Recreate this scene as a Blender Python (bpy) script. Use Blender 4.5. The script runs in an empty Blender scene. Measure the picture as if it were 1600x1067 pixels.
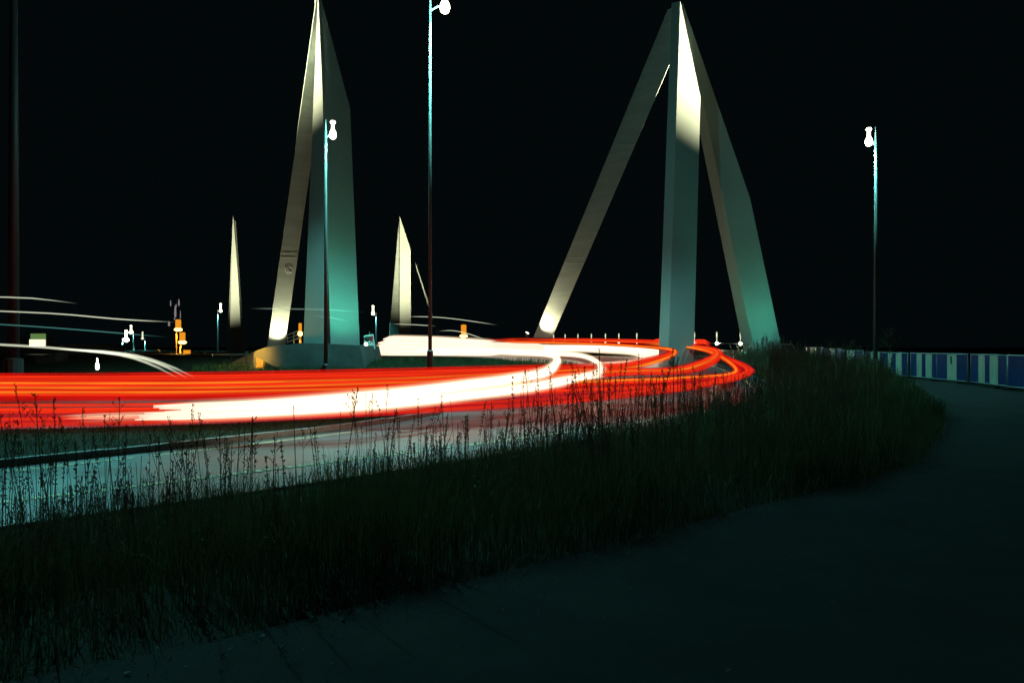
import bpy, math, random
import numpy as np
from mathutils import Vector, noise as mnoise

random.seed(7)
RNG = np.random.default_rng(11)
S = bpy.context.scene
COL = S.collection

# ------------------------------------------------------------------ camera
F = 1200.0            # focal length in pixels of the 1600 px wide photograph
HZ = 542.0            # horizon row
EYE = 1.6
cd = bpy.data.cameras.new("camera")
cam = bpy.data.objects.new("camera", cd)
COL.objects.link(cam)
cam.location = (0, 0, EYE)
cam.rotation_euler = (math.radians(90), 0, 0)
cd.sensor_width = 36.0
cd.lens = 36.0 * F / 1600.0
cd.shift_y = (HZ - 533.5) / 1600.0
cd.clip_start = 0.05
cd.clip_end = 3000
S.camera = cam

# ------------------------------------------------------------------ night sky
w = bpy.data.worlds.new("World")
S.world = w
w.use_nodes = True
wn = w.node_tree.nodes
wl = w.node_tree.links
for n in list(wn):
    wn.remove(n)
wo = wn.new("ShaderNodeOutputWorld")
bg = wn.new("ShaderNodeBackground")
sky = wn.new("ShaderNodeTexSky")
sky.sky_type = 'NISHITA'
sky.sun_disc = False
sky.sun_elevation = math.radians(-3.0)
sky.sun_rotation = math.radians(200)
tint = wn.new("ShaderNodeMixRGB")
tint.blend_type = 'MIX'
tint.inputs[0].default_value = 0.94
tint.inputs[2].default_value = (0.35, 0.80, 0.95, 1)
wl.new(sky.outputs[0], tint.inputs[1])
wl.new(tint.outputs[0], bg.inputs[0])
bg.inputs[1].default_value = 0.0030
wl.new(bg.outputs[0], wo.inputs[0])

S.view_settings.view_transform = 'Standard'
S.view_settings.look = 'None'
S.view_settings.exposure = 0.0
S.view_settings.gamma = 1.0
S.view_settings.use_curve_mapping = False
S.render.engine = 'CYCLES'
S.cycles.max_bounces = 5
S.cycles.diffuse_bounces = 2
S.cycles.glossy_bounces = 2
S.cycles.transmission_bounces = 2
S.cycles.volume_bounces = 0
S.cycles.transparent_max_bounces = 48
S.cycles.caustics_reflective = False
S.cycles.caustics_refractive = False
S.cycles.sample_clamp_indirect = 3.0
S.cycles.use_denoising = True
S.cycles.use_light_tree = True


# ------------------------------------------------------------------ helpers
def P(px, py, D):
    """a point of the place that lies D metres ahead, seen at that spot of the photo"""
    return Vector(((px - 800.0) / F * D, D, EYE - (py - HZ) / F * D))


def smooth(a, b, x):
    t = np.clip((np.asarray(x, float) - a) / (b - a), 0, 1)
    return t * t * (3 - 2 * t)


def zroad(y):
    return -0.6 + 1.45 * smooth(30, 62, y)


def spline(pts, n=10):
    p = [np.array(q, float) for q in pts]
    p = [2 * p[0] - p[1]] + p + [2 * p[-1] - p[-2]]
    out = []
    for i in range(1, len(p) - 2):
        for k in range(n):
            t = k / n
            a, b, c, d = p[i - 1], p[i], p[i + 1], p[i + 2]
            out.append(0.5 * (2 * b + (c - a) * t + (2 * a - 5 * b + 4 * c - d) * t * t + (3 * b - a - 3 * c + d) * t ** 3))
    out.append(p[-2])
    return np.array(out)


def resample(c, step):
    seg = np.linalg.norm(np.diff(c, axis=0), axis=1)
    s = np.concatenate([[0], np.cumsum(seg)])
    n = max(2, int(s[-1] / step) + 1)
    q = np.linspace(0, s[-1], n)
    return np.stack([np.interp(q, s, c[:, k]) for k in range(c.shape[1])], 1)


def mesh_obj(name, verts, faces, mat, parent=None, smooth_sh=False):
    me = bpy.data.meshes.new(name)
    me.from_pydata([tuple(map(float, v)) for v in verts], [], [tuple(map(int, f)) for f in faces])
    me.update()
    if mat:
        me.materials.append(mat)
    if smooth_sh:
        me.polygons.foreach_set("use_smooth", [True] * len(me.polygons))
    o = bpy.data.objects.new(name, me)
    COL.objects.link(o)
    if parent:
        o.parent = parent
    return o


class MB:
    """gathers boxes, tubes and lathed bodies for one mesh"""
    def __init__(self):
        self.v, self.f = [], []

    def add(self, vs, fs):
        b = len(self.v)
        self.v += [tuple(v) for v in vs]
        self.f += [tuple(i + b for i in f) for f in fs]
        return self

    def box(self, c, s, rz=0.0):
        cx, cy, cz = c
        sx, sy, sz = s[0] / 2, s[1] / 2, s[2] / 2
        ca, sa = math.cos(rz), math.sin(rz)
        vs = []
        for z in (-sz, sz):
            for x, y in ((-sx, -sy), (sx, -sy), (sx, sy), (-sx, sy)):
                vs.append((cx + x * ca - y * sa, cy + x * sa + y * ca, cz + z))
        return self.add(vs, [(3, 2, 1, 0), (4, 5, 6, 7), (0, 1, 5, 4), (1, 2, 6, 5), (2, 3, 7, 6), (3, 0, 4, 7)])

    def tube(self, pts, r, n=8, r2=None):
        pts = [Vector(p) for p in pts]
        m = len(pts)
        vs, fs = [], []
        for i, p in enumerate(pts):
            t = (pts[min(i + 1, m - 1)] - pts[max(i - 1, 0)]).normalized()
            up = Vector((0, 0, 1)) if abs(t.z) < 0.9 else Vector((1, 0, 0))
            a = t.cross(up).normalized()
            b = a.cross(t)
            rr = r if r2 is None else r + (r2 - r) * i / (m - 1)
            for k in range(n):
                an = 2 * math.pi * k / n
                vs.append(p + a * rr * math.cos(an) + b * rr * math.sin(an))
        for i in range(m - 1):
            for k in range(n):
                k2 = (k + 1) % n
                fs.append((i * n + k, i * n + k2, (i + 1) * n + k2, (i + 1) * n + k))
        fs.append(tuple(range(n))[::-1])
        fs.append(tuple((m - 1) * n + k for k in range(n)))
        return self.add(vs, fs)

    def lathe(self, c, prof, n=14):
        vs, fs = [], []
        for r, z in prof:
            for k in range(n):
                a = 2 * math.pi * k / n
                vs.append((c[0] + r * math.cos(a), c[1] + r * math.sin(a), c[2] + z))
        m = len(prof)
        for i in range(m - 1):
            for k in range(n):
                k2 = (k + 1) % n
                fs.append((i * n + k, i * n + k2, (i + 1) * n + k2, (i + 1) * n + k))
        fs.append(tuple(range(n))[::-1])
        fs.append(tuple((m - 1) * n + k for k in range(n)))
        return self.add(vs, fs)

    def prism(self, poly, vec):
        n = len(poly)
        poly = [Vector(p) for p in poly]
        vs = poly + [p + Vector(vec) for p in poly]
        fs = [tuple(range(n)), tuple(range(2 * n - 1, n - 1, -1))]
        for k in range(n):
            k2 = (k + 1) % n
            fs.append((k, k + n, k2 + n, k2))
        return self.add(vs, fs)

    def build(self, name, mat, parent=None, smooth_sh=False):
        return mesh_obj(name, self.v, self.f, mat, parent, smooth_sh)


def tag(o, label=None, cat=None, group=None, kind=None):
    if label:
        o["label"] = label
    if cat:
        o["category"] = cat
    if group:
        o["group"] = group
    if kind:
        o["kind"] = kind
    return o


def thing(name, label, cat, loc=(0, 0, 0), rz=0.0, group=None):
    o = bpy.data.objects.new(name, None)
    COL.objects.link(o)
    o.location = loc
    o.rotation_euler = (0, 0, rz)
    return tag(o, label, cat, group)


# ------------------------------------------------------------------ materials
def new_mat(name):
    m = bpy.data.materials.new(name)
    m.use_nodes = True
    nt = m.node_tree
    return m, nt, nt.nodes["Principled BSDF"], nt.nodes["Material Output"]


def tex_mat(name, c1, c2, scale=4.0, rough=0.7, bump=0.0, bscale=60.0, stretch=(1, 1, 1), metal=0.0, detail=6.0, coords="Object", rvar=0.0, spec=0.5):
    m, nt, b, out = new_mat(name)
    tc = nt.nodes.new("ShaderNodeTexCoord")
    mp = nt.nodes.new("ShaderNodeMapping")
    mp.inputs["Scale"].default_value = stretch
    nt.links.new(tc.outputs[coords], mp.inputs[0])
    nz = nt.nodes.new("ShaderNodeTexNoise")
    nz.inputs["Scale"].default_value = scale
    nz.inputs["Detail"].default_value = detail
    nz.inputs["Roughness"].default_value = 0.65
    nt.links.new(mp.outputs[0], nz.inputs[0])
    cr = nt.nodes.new("ShaderNodeValToRGB")
    cr.color_ramp.elements[0].position = 0.3
    cr.color_ramp.elements[1].position = 0.72
    cr.color_ramp.elements[0].color = (*c1, 1)
    cr.color_ramp.elements[1].color = (*c2, 1)
    nt.links.new(nz.outputs[0], cr.inputs[0])
    nt.links.new(cr.outputs[0], b.inputs["Base Color"])
    b.inputs["Roughness"].default_value = rough
    b.inputs["Metallic"].default_value = metal
    b.inputs["Specular IOR Level"].default_value = spec
    if rvar:
        mr = nt.nodes.new("ShaderNodeMapRange")
        mr.inputs[1].default_value = 0.3
        mr.inputs[2].default_value = 0.7
        mr.inputs[3].default_value = rough - rvar
        mr.inputs[4].default_value = rough + rvar
        nt.links.new(nz.outputs[0], mr.inputs[0])
        nt.links.new(mr.outputs[0], b.inputs["Roughness"])
    if bump:
        n2 = nt.nodes.new("ShaderNodeTexNoise")
        n2.inputs["Scale"].default_value = bscale
        n2.inputs["Detail"].default_value = 3
        nt.links.new(mp.outputs[0], n2.inputs[0])
        bp = nt.nodes.new("ShaderNodeBump")
        bp.inputs["Strength"].default_value = bump
        bp.inputs["Distance"].default_value = 0.02
        nt.links.new(n2.outputs[0], bp.inputs["Height"])
        nt.links.new(bp.outputs[0], b.inputs["Normal"])
    return m


def emit_mat(name, color, strength):
    m, nt, b, out = new_mat(name)
    nt.nodes.remove(b)
    e = nt.nodes.new("ShaderNodeEmission")
    e.inputs[0].default_value = (*color, 1)
    e.inputs[1].default_value = strength
    nt.links.new(e.outputs[0], out.inputs[0])
    return m


def light_mat(name, color, strength):
    """light that adds to what is seen through it; fades along the streak by the 'fade' attribute"""
    m, nt, b, out = new_mat(name)
    nt.nodes.remove(b)
    e = nt.nodes.new("ShaderNodeEmission")
    e.inputs[0].default_value = (*color, 1)
    at = nt.nodes.new("ShaderNodeAttribute")
    at.attribute_name = "fade"
    mu = nt.nodes.new("ShaderNodeMath")
    mu.operation = 'MULTIPLY'
    mu.inputs[1].default_value = strength
    nt.links.new(at.outputs["Fac"], mu.inputs[0])
    nt.links.new(mu.outputs[0], e.inputs[1])
    t = nt.nodes.new("ShaderNodeBsdfTransparent")
    a = nt.nodes.new("ShaderNodeAddShader")
    nt.links.new(e.outputs[0], a.inputs[0])
    nt.links.new(t.outputs[0], a.inputs[1])
    nt.links.new(a.outputs[0], out.inputs[0])
    return m


def veil_mat(name, color, strength, opacity):
    """glowing streak that partly covers what lies behind it"""
    m = light_mat(name, color, strength)
    nt = m.node_tree
    add = [n for n in nt.nodes if n.type == 'ADD_SHADER'][0]
    e = [n for n in nt.nodes if n.type == 'EMISSION'][0]
    t = [n for n in nt.nodes if n.type == 'BSDF_TRANSPARENT'][0]
    out = [n for n in nt.nodes if n.type == 'OUTPUT_MATERIAL'][0]
    at = [n for n in nt.nodes if n.type == 'ATTRIBUTE'][0]
    nt.nodes.remove(add)
    mx = nt.nodes.new("ShaderNodeMixShader")
    mu = nt.nodes.new("ShaderNodeMath")
    mu.operation = 'MULTIPLY'
    mu.use_clamp = True
    mu.inputs[1].default_value = opacity
    nt.links.new(at.outputs["Fac"], mu.inputs[0])
    nt.links.new(mu.outputs[0], mx.inputs[0])
    nt.links.new(t.outputs[0], mx.inputs[1])
    nt.links.new(e.outputs[0], mx.inputs[2])
    nt.links.new(mx.outputs[0], out.inputs[0])
    return m


def leaf_mat(name, c1, c2, trans=0.35):
    m, nt, b, out = new_mat(name)
    tc = nt.nodes.new("ShaderNodeTexCoord")
    nz = nt.nodes.new("ShaderNodeTexNoise")
    nz.inputs["Scale"].default_value = 3.5
    nz.inputs["Detail"].default_value = 5
    nt.links.new(tc.outputs["Object"], nz.inputs[0])
    cr = nt.nodes.new("ShaderNodeValToRGB")
    cr.color_ramp.elements[0].position = 0.32
    cr.color_ramp.elements[1].position = 0.68
    cr.color_ramp.elements[0].color = (*c1, 1)
    cr.color_ramp.elements[1].color = (*c2, 1)
    nt.links.new(nz.outputs[0], cr.inputs[0])
    nt.links.new(cr.outputs[0], b.inputs["Base Color"])
    b.inputs["Roughness"].default_value = 0.65
    b.inputs["Specular IOR Level"].default_value = 0.25
    tr = nt.nodes.new("ShaderNodeBsdfTranslucent")
    nt.links.new(cr.outputs[0], tr.inputs[0])
    mx = nt.nodes.new("ShaderNodeMixShader")
    mx.inputs[0].default_value = trans
    nt.links.new(b.outputs[0], mx.inputs[1])
    nt.links.new(tr.outputs[0], mx.inputs[2])
    nt.links.new(mx.outputs[0], out.inputs[0])
    return m


M = {}
M['asphalt'] = tex_mat("road asphalt", (0.045, 0.050, 0.052), (0.085, 0.092, 0.095), 0.55, 0.38, 0.10, 110, rvar=0.10, spec=0.45)
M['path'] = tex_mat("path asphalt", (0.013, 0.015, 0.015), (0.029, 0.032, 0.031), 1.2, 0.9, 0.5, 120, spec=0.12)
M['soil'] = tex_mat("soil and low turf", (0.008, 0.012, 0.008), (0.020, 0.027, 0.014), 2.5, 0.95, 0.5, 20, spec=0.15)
M['paint'] = tex_mat("worn road paint", (0.48, 0.40, 0.20), (0.85, 0.74, 0.42), 6, 0.6, 0.3, 80)
M['kerb'] = tex_mat("kerb stone", (0.22, 0.23, 0.23), (0.36, 0.37, 0.36), 5, 0.75, 0.4, 60)
M['steel'] = tex_mat("painted steel of the pylons", (0.15, 0.185, 0.17), (0.22, 0.255, 0.235), 0.9, 0.55, 0.12, 3, stretch=(0.3, 0.3, 2.5), spec=0.3)
M['steel_plain'] = tex_mat("smooth painted steel", (0.185, 0.215, 0.20), (0.21, 0.24, 0.225), 0.5, 0.6, 0.0, spec=0.3)
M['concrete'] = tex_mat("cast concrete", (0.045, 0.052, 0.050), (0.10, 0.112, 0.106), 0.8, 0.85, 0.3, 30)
M['galv'] = tex_mat("galvanised steel", (0.24, 0.26, 0.26), (0.36, 0.38, 0.38), 6, 0.45, 0.0, metal=0.3)
M['pole'] = tex_mat("dark green grey pole paint", (0.070, 0.085, 0.080), (0.11, 0.13, 0.12), 6, 0.6, 0.0, spec=0.3)
M['dark_metal'] = tex_mat("dark painted metal", (0.03, 0.035, 0.035), (0.06, 0.065, 0.065), 8, 0.5)
M['blue_sheet'] = tex_mat("blue corrugated sheet", (0.010, 0.025, 0.09), (0.035, 0.080, 0.26), 7, 0.36, 0.0, stretch=(3, 1, 0.15), spec=0.45, rvar=0.08)
M['cream_sheet'] = tex_mat("cream corrugated sheet", (0.34, 0.38, 0.28), (0.74, 0.76, 0.60), 7, 0.36, 0.0, stretch=(3, 1, 0.15), spec=0.5, rvar=0.08)
M['wood'] = tex_mat("weathered boards", (0.16, 0.11, 0.06), (0.32, 0.22, 0.11), 3, 0.8, 0.4, 20, stretch=(4, 4, 0.4))
M['facade'] = tex_mat("dark facade", (0.06, 0.07, 0.07), (0.10, 0.11, 0.11), 0.7, 0.8)
M['sign_white'] = tex_mat("white sign face", (0.62, 0.62, 0.58), (0.72, 0.72, 0.67), 3, 0.45)
M['sign_red'] = tex_mat("red sign print", (0.50, 0.02, 0.02), (0.60, 0.03, 0.03), 3, 0.45)
M['yellow_metal'] = tex_mat("yellow painted metal", (0.50, 0.25, 0.03), (0.62, 0.33, 0.05), 5, 0.5)
M['grass'] = leaf_mat("tall grass blades", (0.028, 0.042, 0.016), (0.095, 0.100, 0.040), 0.35)
M['dry'] = leaf_mat("dry seed stalks", (0.045, 0.032, 0.025), (0.15, 0.10, 0.065), 0.25)
M['turf'] = leaf_mat("short turf", (0.030, 0.060, 0.018), (0.080, 0.115, 0.030), 0.3)
M['leaf'] = leaf_mat("broad weed leaves", (0.022, 0.045, 0.016), (0.05, 0.08, 0.025), 0.3)
M['bark'] = tex_mat("bark", (0.04, 0.03, 0.022), (0.09, 0.07, 0.05), 10, 0.9)

CREAM = (1.0, 0.86, 0.58)
M['lamp'] = emit_mat("street lamp glass", (1.0, 0.93, 0.66), 9.0)
M['rail_lamp'] = emit_mat("rail lamp glass", (1.0, 0.95, 0.66), 6.0)
M['lamp_smear'] = emit_mat("lamp smear glow", (0.85, 0.88, 0.56), 1.1)
M['amber'] = emit_mat("amber smear and panel glow", (1.0, 0.36, 0.02), 0.85)
M['amber_hot'] = emit_mat("amber lamp core", (1.0, 0.62, 0.16), 5.0)
M['flood'] = emit_mat("floodlight glass", (1.0, 0.94, 0.70), 14.0)
M['flood_green'] = emit_mat("green floodlight glass", (0.3, 1.0, 0.7), 2.0)
M['window'] = emit_mat("lit window", (1.0, 0.82, 0.48), 0.9)
M['box_sign'] = emit_mat("lit box sign", (1.0, 0.92, 0.62), 1.3)
M['box_sign_green'] = emit_mat("green box sign", (0.16, 0.30, 0.08), 0.7)
M['tail_dot'] = emit_mat("small red lamp", (0.9, 0.03, 0.05), 0.9)
M['pale_glow'] = emit_mat("dim pale lamp", (0.62, 0.55, 0.60), 0.35)

M['t_wash'] = veil_mat("tail light wash", (1.0, 0.010, 0.006), 0.68, 0.52)
M['t_red'] = veil_mat("tail light red", (1.0, 0.035, 0.008), 1.0, 0.85)
M['t_orange'] = veil_mat("tail light orange", (1.0, 0.20, 0.014), 1.1, 0.92)
M['t_pink'] = veil_mat("tail light crimson", (1.0, 0.012, 0.030), 0.50, 0.38)
M['h_core'] = emit_mat("headlight core", (1.0, 0.77, 0.58), 1.22)
M['h_soft'] = light_mat("headlight soft", (1.0, 0.76, 0.46), 0.20)
M['h_thin'] = light_mat("marker light", (0.80, 0.84, 0.62), 0.42)
M['h_teal'] = light_mat("teal marker light", (0.12, 0.42, 0.38), 0.22)
M['h_faint'] = light_mat("faint marker light", (0.45, 0.62, 0.48), 0.16)


def spot(parent, loc, target, power, color, angle, blend=0.6, size=0.15):
    l = bpy.data.lights.new("lamp_light", 'SPOT')
    l.energy = power
    l.color = color
    l.spot_size = math.radians(angle)
    l.spot_blend = blend
    l.shadow_soft_size = size
    o = bpy.data.objects.new("lamp_light", l)
    COL.objects.link(o)
    d = (Vector(target) - Vector(loc)).normalized()
    o.rotation_euler = d.to_track_quat('-Z', 'Y').to_euler()
    if parent:
        o.location = Vector(loc) - Vector(parent.location)
        o.parent = parent
    else:
        o.location = loc
    return o


# ------------------------------------------------------------------ ground
PATH_EDGE = resample(spline([(-9, -1.5), (-4.5, 2.05), (-2.2, 3.78), (-1.15, 4.6), (0.24, 5.68), (2.17, 7.44), (4.97, 9.95),
                             (7.3, 13.2), (10.9, 19.6), (15.0, 30.5), (16.6, 38), (17.8, 46), (19.0, 54)]), 0.4)
EDGE_LINE = resample(spline([(-17, 1.0), (-12, 6.1), (-7.2, 10.9), (-1.5, 16.7), (4.6, 23.6), (9.9, 31.6), (12.1, 39),
                             (12.9, 46), (12.0, 56), (6, 66), (-6, 75), (-24, 82), (-60, 90)]), 0.4)


def normals_left(c):
    t = np.gradient(c, axis=0)
    t /= np.linalg.norm(t, axis=1)[:, None]
    return np.stack([-t[:, 1], t[:, 0]], 1)


NL = normals_left(EDGE_LINE)
rw = 1.7 - 0.7 * smooth(-6, 9, EDGE_LINE[:, 0])
ROAD_EDGE = EDGE_LINE - NL * rw[:, None]
CURVE_PTS = PATH_EDGE


def dist_to(c, x, y):
    d = np.full(x.shape, 1e9)
    for k in range(0, len(c), 2):
        d = np.minimum(d, np.hypot(x - c[k, 0], y - c[k, 1]))
    return d


def side_of(c, x, y):
    """signed distance to a curve, positive on its right-hand side"""
    best = np.full(x.shape, 1e9)
    sg = np.zeros(x.shape)
    t = np.gradient(c, axis=0)
    t /= np.linalg.norm(t, axis=1)[:, None]
    for k in range(len(c)):
        dx, dy = x - c[k, 0], y - c[k, 1]
        d = np.hypot(dx, dy)
        s = dx * t[k, 1] - dy * t[k, 0]
        m = d < best
        best[m] = d[m]
        sg[m] = np.sign(s[m])
    return best * sg


def ground_z(x, y):
    """verge banks from the path (0) down to the road; far ground follows the road"""
    x = np.asarray(x, float)
    y = np.asarray(y, float)
    sp = side_of(PATH_EDGE[::2], x, y)          # >0 : path side
    bank = smooth(-5.0, -0.3, sp)
    zr = zroad(y) - 0.05
    zp = -0.03 + 0.35 * smooth(42, 60, y)
    return zr * (1 - bank) + zp * bank


def grid_obj(name, xs, ys, mat, kind):
    X, Y = np.meshgrid(xs, ys)
    Z = ground_z(X.ravel(), Y.ravel())
    v = np.stack([X.ravel(), Y.ravel(), Z], 1)
    nx, ny = len(xs), len(ys)
    f = []
    for j in range(ny - 1):
        for i in range(nx - 1):
            a = j * nx + i
            f.append((a, a + 1, a + nx + 1, a + nx))
    o = mesh_obj(name, v, f, mat, None, True)
    tag(o, kind=kind)
    return o


xs = np.concatenate([[-1500, -600, -250, -120, -70], np.arange(-50, 46, 0.75), [60, 100, 200, 500, 1500]])
ys = np.concatenate([[-60, -30, -12], np.arange(-6, 96, 0.75), [110, 140, 200, 400, 900, 2000]])
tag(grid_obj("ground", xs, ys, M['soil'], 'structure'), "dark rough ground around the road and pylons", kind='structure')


def strip(name, left, right, mat, zf, ncol=6, kind='structure', zoff=0.0):
    n = len(left)
    v, f = [], []
    for i in range(n):
        for k in range(ncol + 1):
            t = k / ncol
            p = left[i] * (1 - t) + right[i] * t
            v.append((p[0], p[1], float(zf(p[0], p[1])) + zoff))
    m = ncol + 1
    for i in range(n - 1):
        for k in range(ncol):
            f.append((i * m + k, i * m + k + 1, (i + 1) * m + k + 1, (i + 1) * m + k))
    o = mesh_obj(name, v, f, mat, None, True)
    return tag(o, kind=kind)


# foot path
NP_ = normals_left(PATH_EDGE)
pw = 6.5 - 2.9 * smooth(18, 30, PATH_EDGE[:, 1])
jit = np.array([0.10 * mnoise.noise(Vector((i * 0.23, 3.1, 0))) + 0.05 * mnoise.noise(Vector((i * 0.9, 8.1, 0))) for i in range(len(PATH_EDGE))])
pl_ = PATH_EDGE + NP_ * jit[:, None]
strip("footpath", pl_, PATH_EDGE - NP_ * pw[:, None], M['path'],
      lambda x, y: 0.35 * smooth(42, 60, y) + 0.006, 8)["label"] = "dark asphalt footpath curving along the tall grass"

# carriageways
lw = 6.5 + 5.5 * smooth(-5, 6, EDGE_LINE[:, 0])
lw[EDGE_LINE[:, 1] > 42] = 12.0
strip("road", EDGE_LINE + NL * lw[:, None], ROAD_EDGE, M['asphalt'], lambda x, y: zroad(y), 10)["label"] = "wet looking asphalt road bending round to the left"
bc = resample(spline([(-90, 27), (-50, 27), (-25, 27), (-10, 27.5), (-2, 29.5), (4, 34)]), 0.6)
nb = normals_left(bc)
bw = 9.0 - 2.0 * smooth(-8, 4, bc[:, 0])
strip("road", bc + nb * bw[:, None], bc - nb * (bw * 0.92)[:, None], M['asphalt'], lambda x, y: zroad(y), 10, zoff=0.012)["label"] = "second carriageway under the red light trails"

# painted lines
def paint_strip(c, half, name, label, zo=0.006):
    n = normals_left(c)
    o = strip(name, c + n * half, c - n * half, M['paint'], lambda x, y: zroad(y), 1, zoff=zo)
    o["label"] = label
    return o


near = EDGE_LINE[(EDGE_LINE[:, 0] > -14) & (EDGE_LINE[:, 1] < 17)]
farl = EDGE_LINE[(EDGE_LINE[:, 1] >= 17) & (EDGE_LINE[:, 1] < 70)]
line_root = paint_strip(farl, 0.075, "edge_line", "solid white edge line along the outer curve of the road")
fine = resample(near, 0.21)
nf = normals_left(fine)
me = bpy.data.meshes.new("marking_block")
bx = MB().box((0, 0, 0.004), (0.15, 0.19, 0.008))
me.from_pydata(bx.v, [], bx.f)
me.materials.append(M['paint'])
for i in range(len(fine) - 1):
    if random.random() < 0.03:
        continue
    o = bpy.data.objects.new("marking_block", me)
    COL.objects.link(o)
    o.parent = line_root
    o.location = (fine[i, 0], fine[i, 1], float(zroad(fine[i, 1])) + 0.003)
    o.rotation_euler = (0, 0, math.atan2(-nf[i, 0], nf[i, 1]) + random.uniform(-0.05, 0.05))
    s = random.uniform(0.85, 1.08)
    o.scale = (s, random.uniform(0.85, 1.05), 1)

KERB = resample(spline([(-20, 2.6), (-14.5, 8.6), (-9.35, 14.0), (-5.7, 21.0 - 2.3), (-4.0, 21.4), (-2.3, 25.0)]), 0.3)
inner = KERB - normals_left(KERB) * 0.62
inner = inner[:-6]
in_a = inner[inner[:, 1] < 15.5]
in_b = inner[inner[:, 1] >= 15.5]
l2 = paint_strip(in_b, 0.065, "lane_line", "white line running beside the median kerb")
fine = resample(in_a, 0.21)
nf = normals_left(fine)
for i in range(len(fine) - 1):
    o = bpy.data.objects.new("marking_block", me)
    COL.objects.link(o)
    o.parent = l2
    o.location = (fine[i, 0], fine[i, 1], float(zroad(fine[i, 1])) + 0.003)
    o.rotation_euler = (0, 0, math.atan2(-nf[i, 0], nf[i, 1]) + random.uniform(-0.05, 0.05))
    o.scale = (random.uniform(0.85, 1.08), 0.8, 1)

# median: grass slab behind a kerb of stones
far_med = np.array([(-40, 17.5), (-20, 18.2), (-12, 19.6), (-6, 22.2), (-2.35, 25.3)])
fm = spline(far_med, 20)
fm = resample(fm, np.linalg.norm(np.diff(fm, axis=0), axis=1).sum() / (len(KERB) - 1) * 0.999)[:len(KERB)]
while len(fm) < len(KERB):
    fm = np.vstack([fm, fm[-1:]])
strip("median", fm, KERB + normals_left(KERB) * 0.14, M['soil'], lambda x, y: zroad(y) + 0.11, 4)["label"] = "grassy median strip between the two carriageways"
kerb = thing("kerb", "pale stone kerb along the near side of the median", "kerb", (0, 0, 0))
ks = resample(KERB, 1.0)
kn = normals_left(ks)
for i in range(len(ks) - 1):
    a, b = ks[i], ks[i + 1]
    d = (b - a) / np.linalg.norm(b - a)
    a2, b2 = a + d * 0.008, b - d * 0.008
    z = float(zroad((a[1] + b[1]) / 2)) - 0.05
    q = [(a2[0], a2[1], z), (b2[0], b2[1], z), (b2[0] + kn[i + 1, 0] * 0.15, b2[1] + kn[i + 1, 1] * 0.15, z), (a2[0] + kn[i, 0] * 0.15, a2[1] + kn[i, 1] * 0.15, z)]
    MB().prism(q, (0, 0, 0.19 + random.uniform(-0.004, 0.004))).build("kerbstone", M['kerb'], kerb)

# traffic island inside the bend
isl = []
for k in range(48):
    a = 2 * math.pi * k / 48
    isl.append((-7.5 + 12.0 * math.cos(a), 47.0 + 4.6 * math.sin(a) + 1.2 * math.cos(a)))
v = [(-7.5, 47, float(zroad(47)) + 0.32)]
f = []
for r, dz in ((0.6, 0.28), (0.97, 0.14), (1.0, 0.10), (1.0, -0.2)):
    for x, y in isl:
        xx, yy = -7.5 + (x + 7.5) * r, 47 + (y - 47) * r
        v.append((xx, yy, float(zroad(yy)) + dz))
for k in range(48):
    k2 = (k + 1) % 48
    f.append((0, 1 + k, 1 + k2))
    for j in range(3):
        f.append((1 + j * 48 + k, 1 + (j + 1) * 48 + k, 1 + (j + 1) * 48 + k2, 1 + j * 48 + k2))
tag(mesh_obj("traffic_island", v, f, M['soil'], None, True), "grassy traffic island inside the bend of the road", kind='structure')


# ------------------------------------------------------------------ pylons
def turned_poly(pts, pl):
    """corner points seen in the photo set on a leaning plane turned about the leg's axis"""
    c0, nrm = pl
    o = Vector((0, 0, EYE))
    out = []
    for px, py in pts:
        d = P(px, py, 1.0) - o
        out.append(o + d * ((c0 - o).dot(nrm) / d.dot(nrm)))
    return out


def leg_plane(pts, Db, Dt, turn):
    """turn > 0 : the face looks to the left of the camera"""
    a = P((pts[0][0] + pts[1][0]) / 2, (pts[0][1] + pts[1][1]) / 2, Db)
    b = P(*pts[-1], Dt)
    u = Vector((math.cos(math.radians(turn)), -math.sin(math.radians(turn)), 0))
    return a, u.cross(b - a).normalized()


def leg(parent, pts, pl, vec, mat, label=None):
    poly = turned_poly(pts, pl)
    o = MB().prism(poly, vec).build("leg", mat, parent)
    if label:
        o["label"] = label
    return poly


def band(parent, pts, pl, name="joint_band"):
    poly = [p + Vector((0, -0.03, 0)) for p in turned_poly(pts, pl)]
    MB().prism(poly, (0, 0.06, 0)).build(name, M['galv'], parent)


def edge_lip(parent, a, b, pl):
    pa, pb = turned_poly([a, b], pl)
    MB().tube([pa + Vector((0, -0.02, 0)), pb + Vector((0, -0.02, 0))], 0.02, 6).build("edge_lip", M['galv'], parent)


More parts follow.
